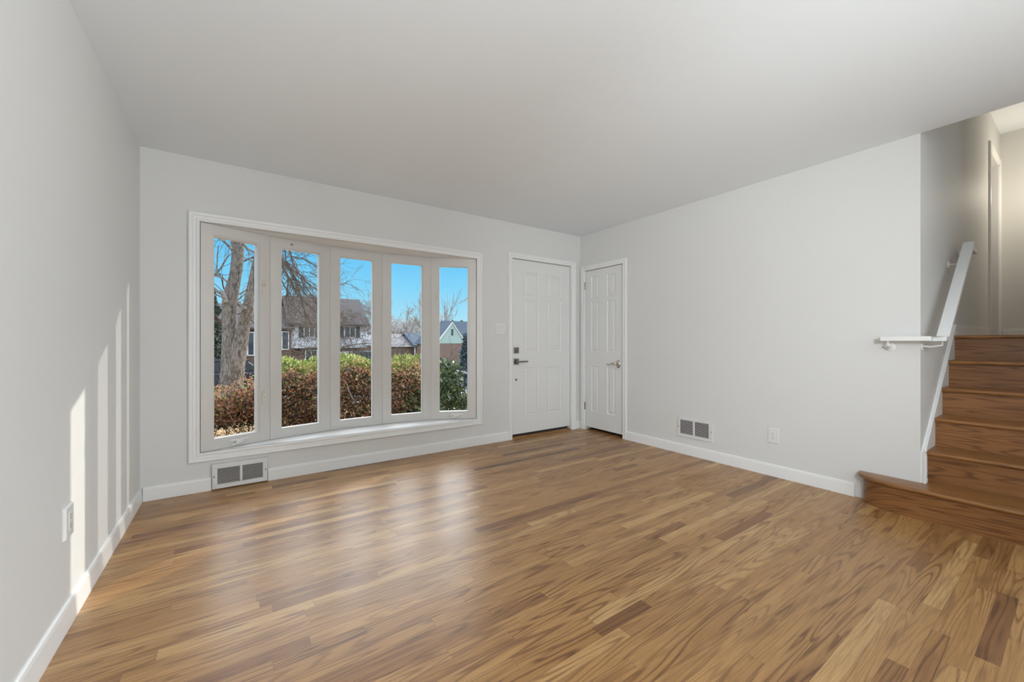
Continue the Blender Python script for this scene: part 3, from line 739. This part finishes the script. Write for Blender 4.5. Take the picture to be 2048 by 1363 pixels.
# ------------------------------------------------------------------ plants
def leaf(bm, lay, p, size, r, tone, up=0.0):
    d = Vector((r.gauss(0, 1), r.gauss(0, 1), r.gauss(0, 1) + up)).normalized()
    s = d.orthogonal().normalized(); s.rotate(Matrix.Rotation(r.uniform(0, 6.28), 3, d)) ; n = d.cross(s)
    L, w = size * r.uniform(.7, 1.3), size * .30 * r.uniform(.8, 1.2)
    a = bm.verts.new(p); b = bm.verts.new(p + d * L * .45 + s * w + n * w * .35); c = bm.verts.new(p + d * L); e = bm.verts.new(p + d * L * .45 - s * w + n * w * .35)
    for f in (bm.faces.new((a, b, c)), bm.faces.new((a, c, e))): f[lay] = tone
def leaves(name, mat, parent, n, sampler, size, seed, up=0.0, tone=None):
    bm = nb(); lay = bm.faces.layers.float.new('leaf_tone'); r = random.Random(seed)
    for _ in range(n):
        p = sampler(r)
        if p is not None: leaf(bm, lay, Vector(p), size, r, tone(r, p) if tone else r.random(), up)
    me = bpy.data.meshes.new(name); bm.to_mesh(me); bm.free(); me.transform(Matrix.Translation(-wpos(parent)))
    me.materials.append(M[mat]); o = bpy.data.objects.new(name, me); COL.objects.link(o); o.parent = parent
    return o
def grow(bm, p, d, L, r0, lvl, r, droop=0.0, kids=4, spread=.8, minr=.003, wob=.22):
    p = Vector(p); d = Vector(d).normalized(); n = 5 if lvl > 1 else 4
    pts = [p]; rad = [r0]; dirs = []
    for i in range(n):
        d = (d + Vector((r.gauss(0, wob), r.gauss(0, wob), r.gauss(0, wob) - droop))).normalized()
        p = p + d * L / n; pts.append(p); rad.append(max(minr * .7, r0 * (1 - .75 * (i + 1) / n))); dirs.append(d.copy())
    tube(bm, pts, rad, 6 if r0 > .05 else 4 if r0 > .012 else 3, False)
    if lvl <= 0: return
    for k in range(kids):
        i = r.randint(1, n); base = pts[i]; dd = dirs[i - 1]
        a = dd.orthogonal().normalized(); a.rotate(Matrix.Rotation(r.uniform(0, 6.28), 3, dd))
        grow(bm, base, (dd + a * spread * r.uniform(.6, 1.3)).normalized(), L * r.uniform(.45, .75), max(minr, rad[i] * r.uniform(.5, .75)), lvl - 1, r, droop, kids, spread, minr, wob)
def pathtube(bm, pix, D, scale=1.0, n=10):
    pts = []; rad = []
    for q in pix:
        d = D if len(q) < 4 else q[3]
        pts.append(at(q[0], q[1], d)); rad.append(q[2] / F * d * scale)
    # Catmull-Rom for a smooth trunk
    P_, R_ = [], []
    for i in range(len(pts) - 1):
        p0, p1, p2, p3 = pts[max(i - 1, 0)], pts[i], pts[i + 1], pts[min(i + 2, len(pts) - 1)]
        for k in range(4):
            t_ = k / 4
            P_.append(.5 * ((2 * p1) + (p2 - p0) * t_ + (2 * p0 - 5 * p1 + 4 * p2 - p3) * t_ ** 2 + (3 * p1 - p0 - 3 * p2 + p3) * t_ ** 3)); R_.append(rad[i] + (rad[i + 1] - rad[i]) * t_)
    P_.append(pts[-1]); R_.append(rad[-1])
    tube(bm, P_, R_, n)
    return P_, R_

# big forked tree in front of the left end of the window
tr = empty('forked_tree', at(462, 835, 9)); tag(tr, 'big grey forked tree trunk outside the leftmost window pane', 'tree')
tr.location.z = gz(tr.location.y) - .05
bm = nb(); Pl, Rl = pathtube(bm, [(463, 850, 24), (458, 790, 18), (458, 740, 14), (459, 690, 13), (459, 640, 12.5), (460, 605, 13.5), (464, 580, 12.5), (470, 555, 10.5), (475, 520, 10.5), (475.5, 485, 11.5), (474, 440, 10), (480, 380, 8), (470, 300, 6), (478, 200, 3.5)], 9, 1, 14); build('trunk', bm, 'bark', tr, smooth=True)
bm = nb(); Pr, Rr = pathtube(bm, [(462, 840, 18), (468, 790, 14), (472, 740, 15), (480, 690, 14), (488, 650, 11), (496, 622, 11.5), (501, 590, 9.5), (507, 560, 8.5), (514, 525, 8), (524, 480, 7), (540, 430, 6), (560, 370, 5), (575, 290, 3)], 9, 1, 12); build('trunk', bm, 'bark', tr, smooth=True)
r = random.Random(11)
limbs = [[(452, 605, 5), (446, 588, 4), (436, 583, 3), (427, 575, 2)], [(464, 499, 3), (455, 489, 2.4), (442, 478, 1.8), (425, 462, 1.2)],
         [(459, 567, 2.2), (447, 557, 2), (436, 550, 1.8), (427, 550, 2.2), (415, 540, 1.6)], [(427, 550, 2), (440, 538, 1.7), (452, 518, 1.4), (460, 508, 1)], [(433, 551, 1.4), (434, 530, 1.1), (435, 508, .9), (437, 490, .7)],
         [(486, 487, 2.6), (494, 496, 2.4), (502, 501, 2.2), (509, 505, 2)], [(487, 514, 1.2), (497, 519, 1.2), (508, 523, 1)], [(478, 588, 1.6), (486, 584, 1.2), (496, 577, 1)], [(477, 607, 5), (485, 612, 5), (490, 620, 6)]]
droopers = [[(540, 440, 5), (553, 500, 4), (564, 522.7, 3.4), (579, 534.6, 3), (587, 551, 2.6), (592.6, 564, 2.4), (598, 585, 2.1), (606.5, 610, 1.6), (611, 631, 1.1)],
            [(553, 500, 3), (564, 529, 2.2), (577, 555.5, 2.2), (584, 567, 1.8), (591, 580.5, 1.6), (595, 592, 1)], [(560, 470, 3), (578.7, 501, 1.9), (587, 527.6, 1.7), (602, 551, 1.6), (617.7, 568, 1.3), (633, 579, 1), (650, 596, .7)],
            [(560, 480, 2), (569, 498, 1.4), (572.4, 523, 1.2)], [(555, 540, 1.6), (564, 562, 1.3), (574.5, 580.6, 1.2), (584, 593, .8)], [(582, 505, 1.5), (583, 512, 1.2), (597, 515, 1.3), (610.7, 519, 1.1), (633, 532, .9)],
            [(601, 555, 1.3), (608, 571, 1.1), (624.7, 590, .9), (640, 602, .7)], [(579, 535, 1.2), (600, 548, 1.0), (615, 560, .9), (636, 572, .7)], [(555, 560, 1), (563, 535, .9), (566, 505, .8)],
            [(598, 585, 1.5), (606, 600, 1.3), (618, 612, 1.2), (634, 625, .9)], [(577, 556, 1.2), (574, 580, .9), (573, 600, .8), (577, 620, .7), (588, 645, .6)],
            [(592, 564, 1), (601, 572, .9), (612, 590, .8), (622, 596, .6)], [(620, 545, 1.2), (655, 560, 1.1), (682, 568, 1.0), (695, 563, .7)]]
for k, L in enumerate(limbs + droopers):
    bm = nb(); pp, rr = pathtube(bm, L, 8.7 if k < len(limbs) else 8.0, 1, 6)
    for i in range(2, len(pp), 2 if k >= len(limbs) else 3):
        dd = (pp[i] - pp[i - 1]).normalized(); a = dd.orthogonal().normalized(); a.rotate(Matrix.Rotation(r.uniform(0, 6.28), 3, dd))
        for _k in range(2 if k >= len(limbs) else 1):
            grow(bm, pp[i], dd + a * r.uniform(.4, 1.1) * (1 if _k == 0 else -1), r.uniform(.25, .75), max(.004, rr[i] * .45), 1, r, .05, 4, .8, .0034)
    build('branch', bm, 'twig' if k >= len(limbs) else 'bark', tr)

def bare_tree(name, label, base, h, r0, seed, mat, lvl=3, kids=5, spread=.75, droop=-.03, stems=1, lean=(0, 0), minr=.006, group=None, crown=.45):
    base = Vector(base); o = empty(name, base); tag(o, label, 'tree', group)
    r = random.Random(seed)
    bm = nb(); tips = []
    top = base + Vector((lean[0], lean[1], h * crown))
    pts = [base + (top - base) * t_ + Vector((r.gauss(0, .03 * h * t_), r.gauss(0, .03 * h * t_), 0)) for t_ in (0, .3, .6, 1)]
    tube(bm, pts, [r0 * 1.3, r0, r0 * .85, r0 * .7], 8); build('trunk', bm, mat, o, smooth=True)
    for k in range(stems):
        bm = nb(); q = pts[-1] if k < max(1, stems - 2) else pts[-2]
        a = 6.28 * k / stems + r.uniform(-.4, .4)
        grow(bm, q, (math.cos(a) * spread, math.sin(a) * spread, 1), h * (1 - crown) * r.uniform(.6, .8), r0 * .6, lvl, r, droop, kids, spread, minr)
        build('branch', bm, mat, o)
    return o
b_ = at(634, 760, 20); b_.z = gz(b_.y)
bare_tree('ornamental_tree', 'small dark wide-branching bare tree in front of the white sided house', b_, 5.3, .10, 5, 'twig', 4, 5, 1.3, .0, 5, (.1, 0), .0075, crown=.30)
b_ = at(446, 780, 14); b_.z = gz(b_.y)
bare_tree('bare_tree', 'reddish brown trunk right behind the big grey forked tree', b_, 7, .085, 8, 'barkred', 2, 4, .6, -.03, 3, (.05, 0), .008, crown=.6)
b_ = at(741, 700, 78); b_.z = -1.7
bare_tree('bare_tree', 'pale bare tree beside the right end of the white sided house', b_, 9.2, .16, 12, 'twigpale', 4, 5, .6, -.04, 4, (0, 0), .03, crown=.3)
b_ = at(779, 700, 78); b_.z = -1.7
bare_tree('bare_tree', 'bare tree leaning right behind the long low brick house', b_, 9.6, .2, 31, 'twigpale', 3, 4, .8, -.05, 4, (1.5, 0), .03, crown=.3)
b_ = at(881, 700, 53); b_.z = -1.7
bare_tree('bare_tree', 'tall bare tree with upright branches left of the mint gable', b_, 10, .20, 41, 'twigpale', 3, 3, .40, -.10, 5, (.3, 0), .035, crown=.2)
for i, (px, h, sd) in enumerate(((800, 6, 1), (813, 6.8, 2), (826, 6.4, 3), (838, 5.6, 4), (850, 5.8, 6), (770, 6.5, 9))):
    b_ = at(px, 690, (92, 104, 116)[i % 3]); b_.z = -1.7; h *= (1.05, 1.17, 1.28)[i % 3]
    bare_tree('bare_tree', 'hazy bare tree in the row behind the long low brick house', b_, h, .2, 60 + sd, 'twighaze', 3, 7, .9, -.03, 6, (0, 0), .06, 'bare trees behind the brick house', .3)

def conifer(name, label, base, h, w, n, mat, seed, size, group=None):
    base = Vector(base); o = empty(name, base); tag(o, label, 'tree', group)
    bm = nb(); tube(bm, [base, base + Vector((0, 0, h * .9))], [w * .09, w * .02], 8); build('trunk', bm, 'barkred', o)
    def smp(r):
        t_ = r.random() ** .7; z = h * (1 - t_ * .94); rad = w * t_ ** .75 * (.75 + .25 * math.sin(z * 9 + r.uniform(-.5, .5)))
        a = r.uniform(0, 6.28); q = rad * math.sqrt(r.uniform(.25, 1))
        return base + Vector((math.cos(a) * q, math.sin(a) * q, z - q * .15))
    leaves('foliage', mat, o, n, smp, size, seed, -.3)
    return o
b_ = at(424, 760, 21); b_.z = gz(b_.y)
conifer('evergreen_tree', 'dark evergreen tree at the left edge of the leftmost pane', b_, 5.2, 1.3, 3500, 'lf_conifer', 3, .22)
for px, D, h, w, sd, lb in ((906, 75, 6.9, 1.5, 4, 'left one of two dark evergreens rising behind the mint gable'), (923, 84, 7.2, 1.5, 5, 'right one of two dark evergreens rising behind the mint gable roof'), (889, 72, 5.6, 1.3, 8, 'dark evergreen behind the left slope of the mint gable')):
    b_ = at(px, 690, D); b_.z = -1.7
    conifer('evergreen_tree', lb, b_, h, w, 1400, 'lf_conifer', sd, .5)
b_ = at(931, 745, 18); b_.z = gz(b_.y)
conifer('evergreen_shrub', 'blue green upright shrub at the corner of the brick gable house', b_, 2.35, .42, 2200, 'lf_blue', 6, .14)

# hedge below the window
hg = empty('hedge', (1.2, 5.2, -.35)); tag(hg, 'bronze brown hedge with fresh green top right outside the window', 'hedge')
def top(x): return (.52 + .12 * max(0, min(1, (x + .6) / .8)) if x < .25 else .64 + min(1, (x - .25) / .25) * .19 - .03 * min(1, max(0, x - .6))) + .03 * math.sin(x * 7) + .02 * math.sin(x * 17)
HX0, HX1, HY0, HY1 = -1.3, 1.98, 4.70, 5.70
def hs(zlo, fr=None, topband=None):
    def f(r):
        x = r.uniform(HX0, HX1); t_ = top(x)
        if topband: return (x, r.uniform(HY0 + .05, HY1), t_ + r.uniform(-topband, .06) - .10 * max(0, (HY0 + .25 - 0) - 4.9))
        z = t_ - .03 - (t_ - .03 - zlo(x)) * r.random() ** .95
        y = HY0 + abs(r.gauss(0, .22)) + .05 * math.sin(x * 9 + z * 8) + .25 * max(0, (z - t_ + .22)) 
        return (x, y, z) if y < HY1 else None
    return f
zl = lambda x: .30 if x < .42 else .02 if x < 1.0 else -.10
leaves('bronze_leaves', 'lf_brown', hg, 15000, hs(zl), .034, 1, .3, lambda r, p: max(0, min(.84, r.gauss(.40, .22))) if r.random() > .06 else 1.0)
leaves('shaded_olive_leaves', 'lf_olive', hg, 15000, lambda r: (lambda p: p and (p[0], p[1] + .10, p[2] - .06))(hs(zl)(r)), .034, 2, .2)
leaves('shaded_olive_leaves', 'lf_olive', hg, 12000, lambda r: (lambda p: p and (p[0], HY0 + .30 + abs(r.gauss(0, .22)), p[2] - .04))(hs(zl)(r)), .045, 12, .1)
leaves('bronze_leaves', 'lf_brown', hg, 2500, hs(zl, None, .10), .032, 5, 1.0, lambda r, p: max(0, min(1, r.gauss(.68, .15))))
leaves('green_leaves', 'lf_green', hg, 5000, lambda r: (lambda x: (x, r.uniform(HY0 + .18, HY1), top(x) + r.uniform(-.05, .07)))(r.uniform(.3, HX1)), .040, 3, 1.6)
leaves('green_leaves', 'lf_green', hg, 260, lambda r: (lambda x: (x, r.uniform(HY0, HY1), top(x) + r.uniform(-.2, .02)))(r.uniform(HX0, .3)), .034, 4, 1.0)
r = random.Random(77)
for k in range(34):
    x = HX0 + (HX1 - HX0) * (k + r.random()) / 34; y = r.uniform(HY0 + .25, HY1 - .2)
    bm = nb(); grow(bm, (x, y, -.38), (r.gauss(0, .4), r.gauss(0, .2) + .05, 1), r.uniform(.7, 1.0), r.uniform(.006, .011), 2, r, .01, 4, .7, .0024, .16); build('stem', bm, 'twigdark' if k % 3 else 'twig', hg)
for pix, D in (([(565, 758, 1.2), (580, 772, 1.2), (594, 790, 1.2), (604, 805, 1.1), (612, 825, 1.1), (617, 842, 1)], 4.45), ([(594, 790, 1.0), (600, 782, .9), (605, 775, .7)], 4.45), ([(605, 750, .9), (614, 760, .9), (619, 772, .9), (619, 788, .8)], 4.4), ([(686, 757, 1), (694, 768, 1), (700, 785, 1.1), (706, 797, 1), (717, 806, .8)], 4.55), ([(478, 765, .9), (487, 780, .9), (492, 792, .9)], 4.0)):
    bm = nb(); pathtube(bm, pix, D, 1, 6); build('stem', bm, 'twigpale', hg)
for k in range(64):
    x = r.uniform(-1.25, .45); y = r.uniform(4.62, 5.3)
    bm = nb(); grow(bm, (x, y, -.37), (r.gauss(0, .6), r.gauss(0, .3), 1), r.uniform(.5, .85), r.uniform(.004, .008), 2, r, .0, 3, .8, .0022, .2); build('stem', bm, 'twigdark' if k % 4 else 'twig', hg)
# brown maple leaf caught in the hedge
bm = nb(); lay = bm.faces.layers.float.new('leaf_tone'); c = at(617, 806, 4.38)
lf = [(0, -.045), (.012, -.014), (.036, -.02), (.024, .004), (.04, .02), (.016, .022), (.006, .048), (-.008, .024), (-.034, .03), (-.022, .006), (-.042, -.012), (-.014, -.012)]
fr_ = bm.faces.new([bm.verts.new(c + Vector((a, .012 * math.sin(a * 70) - b * .3, b))) for a, b in lf]); fr_[lay] = .5
ret = bmesh.ops.extrude_face_region(bm, geom=[fr_]); bmesh.ops.translate(bm, vec=(0, .0008, 0), verts=[v for v in ret['geom'] if isinstance(v, bmesh.types.BMVert)])
tag(build('dry_leaf', bm, 'lf_dry'), 'single dry tan maple leaf caught in the bronze hedge', 'leaf')

# glossy evergreen shrub at the right end of the hedge
cs = empty('glossy_shrub', (2.5, 5.3, -.35)); tag(cs, 'glossy dark green shrub outside the rightmost window pane', 'shrub')
def cam_s(r):
    lob = r.choice([(2.34, 5.25, .55, .32, .30), (2.50, 5.35, .50, .30, .36), (2.30, 5.10, .15, .42, .35), (2.62, 5.25, .12, .36, .34), (2.75, 5.25, -.02, .34, .24), (1.90, 4.86, .16, .30, .34), (2.05, 4.86, -.02, .3, .28), (2.15, 5.1, .40, .28, .30)])
    v = Vector((r.gauss(0, 1), r.gauss(0, 1), r.gauss(0, 1))).normalized() * r.uniform(.55, 1.05)
    return (lob[0] + v.x * lob[3], lob[1] + v.y * lob[3] * .8, lob[2] + v.z * lob[4])
leaves('foliage', 'lf_gloss', cs, 8200, cam_s, .062, 9, .7)
for k in range(9):
    bm = nb(); grow(bm, (2.2 + .07 * k, 5.2 + r.uniform(-.15, .15), -.38), (r.gauss(0, .3), r.gauss(0, .2), 1), 1.0, .010, 2, r, 0, 3, .6, .003); build('stem', bm, 'twigdark', cs)

# stoop railing beyond the shrub
rl = empty('stoop_railing', at(921, 800, 6.6)); tag(rl, 'thin grey iron stoop railing beyond the glossy green shrub', 'railing'); rl.location.z = -.35
bm = nb(); pa, pb, pc_ = at(906, 741, 7.0), at(924, 744, 6.6), at(948, 750, 6.2); tube(bm, [pa, pb, pc_], [.020, .020, .020], 8); build('top_rail', bm, 'iron', rl, smooth=True)
for px, D, q in ((910, 6.9, 742), (917, 6.75, 743), (925, 6.58, 745), (936, 6.4, 747)):
    p0 = at(px, q, D); bm = nb(); tube(bm, [p0, Vector((p0.x, p0.y, -.35))], .011, 6); build('baluster', bm, 'iron', rl)

# ------------------------------------------------------------------ houses across the street
def hpart(name, mat, parent, boxes):
    bm = nb()
    for b in boxes: bx(bm, *b)
    return build(name, bm, mat, parent)
def gable_roof(parent, mat, x0, x1, yf, yr, ze, zr, ov=.35, t_=.18):
    """ridge along x at y=yr, eaves at yf-ov and 2*yr-yf+ov"""
    sl_ = (zr - ze) / (yr - yf)
    bm = nb(); yb = 2 * yr - yf
    pts = [(yf - ov, ze - sl_ * ov), (yr, zr), (yb + ov, ze - sl_ * ov), (yb + ov, ze - sl_ * ov + t_), (yr, zr + t_), (yf - ov, ze - sl_ * ov + t_)]
    prism(bm, pts, x0 - ov, x1 + ov, Matrix(((0, 0, 1, 0), (1, 0, 0, 0), (0, 1, 0, 0), (0, 0, 0, 1))))
    return build('roof', bm, mat, parent)
def house_window(parent, x0, x1, z0, z1, y, shutters=0.0, mull=1):
    fr = hpart('window', 'housetrim', parent, [(x0 - .09, x1 + .09, y - .06, y + .02, z0 - .09, z0), (x0 - .09, x1 + .09, y - .06, y + .02, z1, z1 + .09), (x0 - .09, x0, y - .06, y + .02, z0, z1), (x1, x1 + .09, y - .06, y + .02, z0, z1)]
               + [((x0 + (x1 - x0) * (k + 1) / (mull + 1)) - .03, (x0 + (x1 - x0) * (k + 1) / (mull + 1)) + .03, y - .05, y + .02, z0, z1) for k in range(mull)])
    hpart('pane', 'windark', fr, [(x0, x1, y - .03, y - .01, z0, z1)])
    if shutters:
        hpart('shutter', 'shutter', parent, [(x0 - .12 - shutters, x0 - .12, y - .05, y + .01, z0 - .08, z1 + .08)]); hpart('shutter', 'shutter', parent, [(x1 + .12, x1 + .12 + shutters, y - .05, y + .01, z0 - .08, z1 + .08)])
HYF = 47.0
h1 = empty('house', (8, HYF, -1.7)); tag(h1, 'two storey house with grey roof, white siding above brick, behind the bare tree', 'house')
hx_l, hx_r = 4.75, 12.25
hpart('upper_wall', 'siding', h1, [(hx_l, hx_r, HYF, HYF + 9, .45, 3.15)])
bm = nb(); prism(bm, [(HYF, 3.1), (HYF + 9, 3.1), (HYF + 4.5, 6.1)], hx_l + .1, hx_r, Matrix(((0, 0, 1, 0), (1, 0, 0, 0), (0, 1, 0, 0), (0, 0, 0, 1)))); build('gable_wall', bm, 'siding', h1)
hpart('lower_wall', 'brick', h1, [(hx_l + .1, hx_r - .1, HYF + .45, HYF + 8.6, -1.9, .45)])
hpart('corner_board', 'housetrim', h1, [(hx_r - .02, hx_r + .1, HYF - .08, HYF + .1, .45, 3.1)])
gable_roof(h1, 'shingle', hx_l, hx_r, HYF, HYF + 4.5, 3.15, 6.15, .4)
house_window(h1, 10.0, 11.05, 1.65, 2.75, HYF, .42, 1)
house_window(h1, 6.0, 6.9, 1.65, 2.75, HYF, .42, 1)
house_window(h1, 6.2, 7.2, -.85, .15, HYF + .45, 0, 1)
hpart('garage_door', 'housetrim', h1, [(8.6, 10.9, HYF + .38, HYF + .46, -1.9, .05)])
gw = hpart('brick_wing', 'brick', h1, [(-2.0, hx_l, HYF - .3, HYF + 8, -1.9, 2.5)])
gable_roof(h1, 'shingle', -2.0, hx_l, HYF - .3, HYF + 4.0, 2.5, 4.9, .3)
house_window(h1, 1.05, 2.0, -.15, 2.0, HYF - .3, 0, 1)
house_window(h1, 3.95, 4.45, .4, 2.1, HYF - .3, 0, 0)

h2 = empty('house', (12.9 + 3, 60, -1.7)); tag(h2, 'house end with white siding beyond the right corner of the big grey roofed house', 'house')
hpart('wall', 'brickpale', h2, [(15.2, 17.2, 60, 66, -1.9, .55)]); hpart('upper_wall', 'siding', h2, [(15.2, 17.2, 59.9, 66, .55, 2.4)])
gable_roof(h2, 'shinglepale', 15.2, 17.2, 60, 63, 2.4, 4.0, .2)
hpart('deck_rail', 'housetrim', h2, [(15.2, 17.2, 59.6, 59.7, 1.35, 1.5), (15.2, 17.2, 59.6, 59.7, .75, .85)])

RYF = 58.3
h3 = empty('house', (20.5, RYF, -1.7)); tag(h3, 'long low brick ranch house with grey hipped roof across the street', 'house')
hpart('wall', 'brickpale', h3, [(18.2, 22.0, RYF, RYF + 8, -1.9, .62)])
gable_roof(h3, 'shinglepale', 18.2, 22.4, RYF, RYF + 4, .62, 2.2, .4)
hpart('wing_wall', 'brick', h3, [(22.0, 27, RYF - 1.2, RYF + 6, -1.9, .62)])
gable_roof(h3, 'shingleblue', 22.0, 27, RYF - 1.2, RYF + 2.8, .62, 2.4, .4)
house_window(h3, 22.9, 24.2, -.75, .35, RYF - 1.2, 0, 3)
hpart('fascia', 'housetrim', h3, [(17.8, 22.0, RYF - .45, RYF - .36, .40, .58)])
hpart('corner_post', 'housetrim', h3, [(21.85, 22.0, RYF - 1.3, RYF - 1.2, -1.9, .5)])

GY = 40.9
h4 = empty('house', (20, GY, -1.7)); tag(h4, 'brick house with steep mint sided gable and blue grey roof', 'house')
gx0, gx1, gzb, gzt = 18.2, 21.75, .94, 3.22
hpart('wall', 'brickpale', h4, [(gx0 + .1, gx1, GY, GY + 6, -1.9, gzb)])
bm = nb(); prism(bm, [(gx0, gzb), (gx1 + .05, gzb), ((gx0 + gx1) / 2 + .1, gzt)], 0, 6, Matrix(((1, 0, 0, 0), (0, 0, 1, GY - .04), (0, 1, 0, 0), (0, 0, 0, 1)))); build('gable_wall', bm, 'mint', h4)
mxg = (gx0 + gx1) / 2 + .1
for sgn, xe in ((-1, gx0 - .2), (1, gx1 + .25)):
    bm = nb(); zz = gzb - .1
    prism(bm, [(xe, zz), (mxg, gzt + .12), (mxg, gzt + .0), (xe - sgn * .14, zz)], -.12, 0, Matrix(((1, 0, 0, 0), (0, 0, 1, GY - .03), (0, 1, 0, 0), (0, 0, 0, 1)))); build('rake_board', bm, 'housetrim', h4)
    bm = nb(); prism(bm, [(xe, zz + .02), (mxg, gzt + .14), (mxg, gzt + .02), (xe - sgn * .12, zz)], -.02, 6.2, Matrix(((1, 0, 0, 0), (0, 0, 1, GY), (0, 1, 0, 0), (0, 0, 0, 1)))); build('roof', bm, 'shingleblue', h4)
hpart('wing_wall', 'brick', h4, [(gx1, 30, GY + .9, GY + 6, -1.9, .9)])
gable_roof(h4, 'shingleblue', gx1 - 1.2, 30, GY + .7, GY + 3.3, .95, 3.45, .3)
hpart('gable_vent', 'shutter', h4, [(mxg - .1, mxg + .1, GY - .10, GY - .03, 1.85, 2.55)])
hpart('eave_trim', 'housetrim', h4, [(gx1 + .1, 30, GY + .3, GY + .4, .68, .86)])

# ------------------------------------------------------------------ cars and bin
def car(name, label, loc, yaw, paintm, L=4.4, Wd=1.75, H=1.55):
    o = empty(name, loc); tag(o, label, 'car')
    mx = Matrix.Translation(loc) @ Matrix.Rotation(math.radians(yaw), 4, 'Z')
    T = mx @ Matrix(((1, 0, 0, 0), (0, 0, 1, 0), (0, 1, 0, 0), (0, 0, 0, 1)))
    body = [(-L / 2, .35), (-L / 2 + .05, .75), (-L / 2 + .25, .92), (-L * .22, 1.0), (L * .42, 1.02), (L / 2 - .02, .9), (L / 2, .4), (L / 2 - .1, .25), (-L / 2 + .1, .25)]
    bm = nb(); prism(bm, body, -Wd / 2, Wd / 2, T); b = build('body', bm, paintm, o, bevel=.06)
    cab = [(-L * .24, .98), (-L * .10, H - .08), (-L * .02, H - .02), (L * .28, H - .04), (L * .40, 1.0)]
    bm = nb(); prism(bm, cab, -Wd / 2 + .12, Wd / 2 - .12, T); build('window_glass', bm, 'carglass', o, bevel=.04)
    bm = nb(); prism(bm, [(-L * .11, H - .09), (-L * .02, H - .03), (L * .28, H - .05), (L * .30, H), (L * .2, H + .03), (-L * .02, H + .02)], -Wd / 2 + .10, Wd / 2 - .10, T)
    for xx in (-L * .17, L * .06, L * .34):
        s_ = .05
        bx(bm, xx - s_, xx + s_, -Wd / 2 + .11, -Wd / 2 + .14, 1.0, H - .05, mx); bx(bm, xx - s_, xx + s_, Wd / 2 - .14, Wd / 2 - .11, 1.0, H - .05, mx)
    build('roof', bm, paintm, o)
    for xx in (-L * .31, L * .31):
        for yy in (-Wd / 2 + .02, Wd / 2 - .22):
            bm = nb(); tube(bm, [mx @ Vector((xx, yy, .32)), mx @ Vector((xx, yy + .2, .32))], .32, 18); build('wheel', bm, 'tyre', o)
    return o
c_ = at(724, 700, 36); car('car', 'teal parked car behind the hedge outside the middle pane', Vector((c_.x, c_.y, -1.7)), 5, 'carteal', 4.7, 1.85, 1.95)
c_ = at(422, 760, 17); car('car', 'dark blue parked car left of the forked tree trunk', Vector((c_.x, c_.y, gz(c_.y) + .01)), 8, 'cardark', 4.3, 1.75, 1.5)
c_ = at(437, 716, 31); bo = empty('recycling_bin', Vector((c_.x, c_.y, -1.7))); tag(bo, 'blue wheeled bin beyond the dark parked car', 'bin')
hpart('body', 'bluebin', bo, [(c_.x - .32, c_.x + .32, c_.y - .35, c_.y + .35, -1.68, -.18)]); hpart('lid', 'bluebin', bo, [(c_.x - .36, c_.x + .36, c_.y - .4, c_.y + .4, -.18, -.1)])
